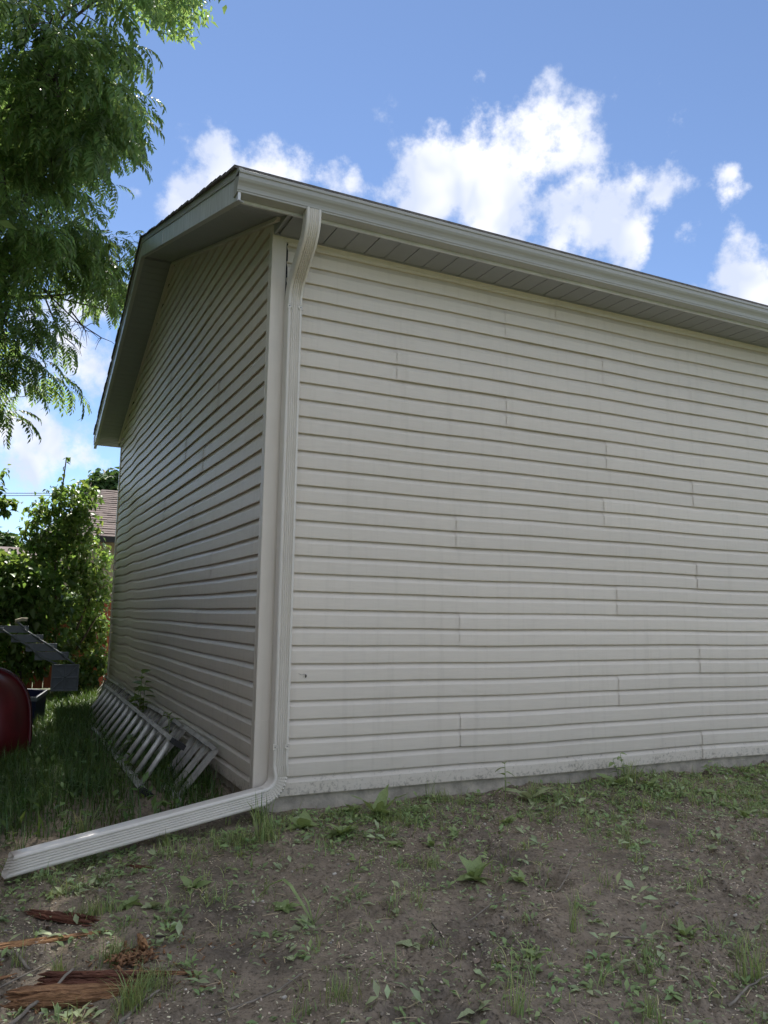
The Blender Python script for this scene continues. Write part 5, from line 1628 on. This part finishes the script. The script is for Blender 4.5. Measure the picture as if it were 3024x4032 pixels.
V, F = scatter(CH[0] * np.array([1.8, .8, 1]), CH[1], M, T)
link('wood_crumbs', quad_mesh('wood_crumbs', V, F, MAT['rotten_wood']), label='crumbs of red rotten wood strewn round the log', cat='wood crumbs', kind='stuff')

def stick(label, pts, r, matn='twig', seed=0, fork=0):
    rr = random.Random(seed)
    P = [G(u, v) + V3(0, 0, r + dz) for u, v, dz in pts]
    Q = []
    for i in range(len(P) - 1):
        for t in np.linspace(0, 1, 5)[:-1]:
            Q.append(P[i] + (P[i + 1] - P[i]) * t + V3(rr.uniform(-1, 1), rr.uniform(-1, 1), rr.uniform(-.3, .8)) * r * .6)
    Q.append(P[-1])
    o = Q[0]
    mb = MB(); mb.tube([q - o for q in Q], [r * (1 - .45 * i / len(Q)) * rr.uniform(.88, 1.1) for i in range(len(Q))], 7)
    for _ in range(fork):
        i = rr.randrange(2, len(Q) - 1)
        e = Q[i] + V3(rr.uniform(-.08, .08), rr.uniform(-.06, .06), rr.uniform(.0, .02))
        mb.tube([Q[i] - o, (Q[i] + e) / 2 - o + V3(0, 0, .004), e - o], [r * .5, r * .4, r * .25], 5)
    mb.build('stick', MAT[matn], None, True, label=label, cat='stick', group='sticks on the mud', loc=tuple(o))
stick('grey stick leaning over the front of the rotten log', [(20, 4060, .0), (150, 3960, .02), (285, 3885, .055)], .0085, 'twig', 1)
stick('grey stick running off the bottom edge beside the bright tuft', [(460, 4050, 0), (540, 3990, .006), (625, 3935, .01)], .0075, 'twig', 2)
stick('pale thin twig lying at the bottom left of centre', [(845, 4010, 0), (1000, 3955, .004), (1100, 3900, .004), (1190, 3856, .006)], .0042, 'twig', 3, 1)
stick('dark short twig right of the splintered plank', [(612, 3706, .002), (690, 3685, .002)], .004, 'twig_dark', 4)
stick('grey branch piece at the left edge between plank and log', [(-30, 3775, .004), (60, 3800, .006), (115, 3832, .0)], .0085, 'twig', 5)
stick('thin pale branch with twiglets on the mud below the pale sapling leaf', [(-10, 3905, .004), (110, 3850, .01), (190, 3800, .004), (250, 3760, .002)], .004, 'twig', 6, 2)
stick('thin brown stick in front of the dandelion-like weed', [(1395, 3270, .004), (1500, 3290, .006), (1615, 3295, .004)], .0042, 'twig', 7)
stick('pale twig lying beside the right hole', [(2190, 3540, .0), (2230, 3500, .03), (2255, 3468, .05)], .0032, 'twig', 8)
stick('curved grey twig low on the right', [(2410, 3705, .002), (2520, 3700, .004), (2600, 3698, .002)], .0042, 'twig', 9, 1)
stick('pale twig along the footing right of the tall weed', [(2140, 3110, .0), (2240, 3118, .01), (2400, 3135, .006)], .005, 'twig', 10, 2)
stick('dark twig standing out of the mud below centre', [(1700, 3640, .0), (1740, 3680, .004), (1765, 3705, .0)], .0032, 'twig_dark', 11)
stick('thin twig crossing the mud at the right edge', [(2980, 3800, .002), (2900, 3760, .006), (2800, 3730, .002)], .0035, 'twig', 12, 1)
stick('grey twig at the lower right corner', [(2870, 3980, .0), (2950, 3920, .01), (3040, 3880, .012)], .005, 'twig', 13, 1)
stick('thin forked twig below the bushy weed', [(1840, 3635, .0), (1930, 3590, .008), (2010, 3565, .004)], .003, 'twig', 14, 2)
stick('thin stick lying in the dark grass near the ladder foot', [(330, 3010, .03), (400, 3050, .035), (470, 3085, .03)], .007, 'twig_dark', 15, 1)

# dry curled leaves
def dry_leaf(u, v, size, label, seed):
    rr = random.Random(seed)
    tv, tf = blade_template(1, .7, 5, .35, .25, .03, 'ovate')
    tv = tv + np.stack([np.zeros(len(tv)), np.zeros(len(tv)), .12 * np.sin(tv[:, 0] * 9 + tv[:, 1] * 5 + seed)], -1)
    p_ = G(u, v)
    link('dry_leaf', quad_mesh('dry_leaf', tv * size, tf, MAT['dead_leaf'], True), label=label, cat='leaf', group='dry leaves on the mud', loc=tuple(p_ + V3(0, 0, .008)), rot=(rr.uniform(-.3, .3), rr.uniform(-.3, .2), rr.uniform(0, 6.3)))
for i, (u, v, s, lab) in enumerate([(400, 4010, .05, 'curled brown leaf at the bottom edge below the log'), (185, 3650, .05, 'grey dead leaf under the dark rotten board'), (670, 3890, .06, 'upright brown leaf scrap beside the log tip'),
                                    (1430, 3215, .06, 'curled dry leaf at the footing left of the dandelion-like weed'), (1945, 3810, .045, 'dry tan leaf low in the middle of the mud'), (2700, 3745, .05, 'dry tan leaf low on the right'), (2880, 3780, .05, 'dry leaf near the right edge'),
                                    (1870, 3815, .04, 'small brown leaf left of the dry tan one')]):
    dry_leaf(u, v, s, lab, 600 + i)

# seed husk hanging by a thread on the siding
p_ = on_plane(1204, 2661, 1, -.006)
hk = empty('seed_husk', 'dark seed husk with a thread stuck to the siding beside the downspout', 'husk', loc=tuple(p_))
mb = MB(); mb.tube([V3(0, 0, -.012), V3(0, -.002, -.006), V3(0, -.002, .004), V3(0, 0, .010)], [.001, .005, .0055, .001], 8); mb.build('husk', MAT['twig_dark'], hk, True)
mb = MB(); mb.tube([V3(0, 0, .008), V3(-.012, -.001, .011), V3(-.028, -.001, .006), V3(-.048, -.001, .014)], .0009, 5); mb.build('thread', MAT['twig_dark'], hk, True)
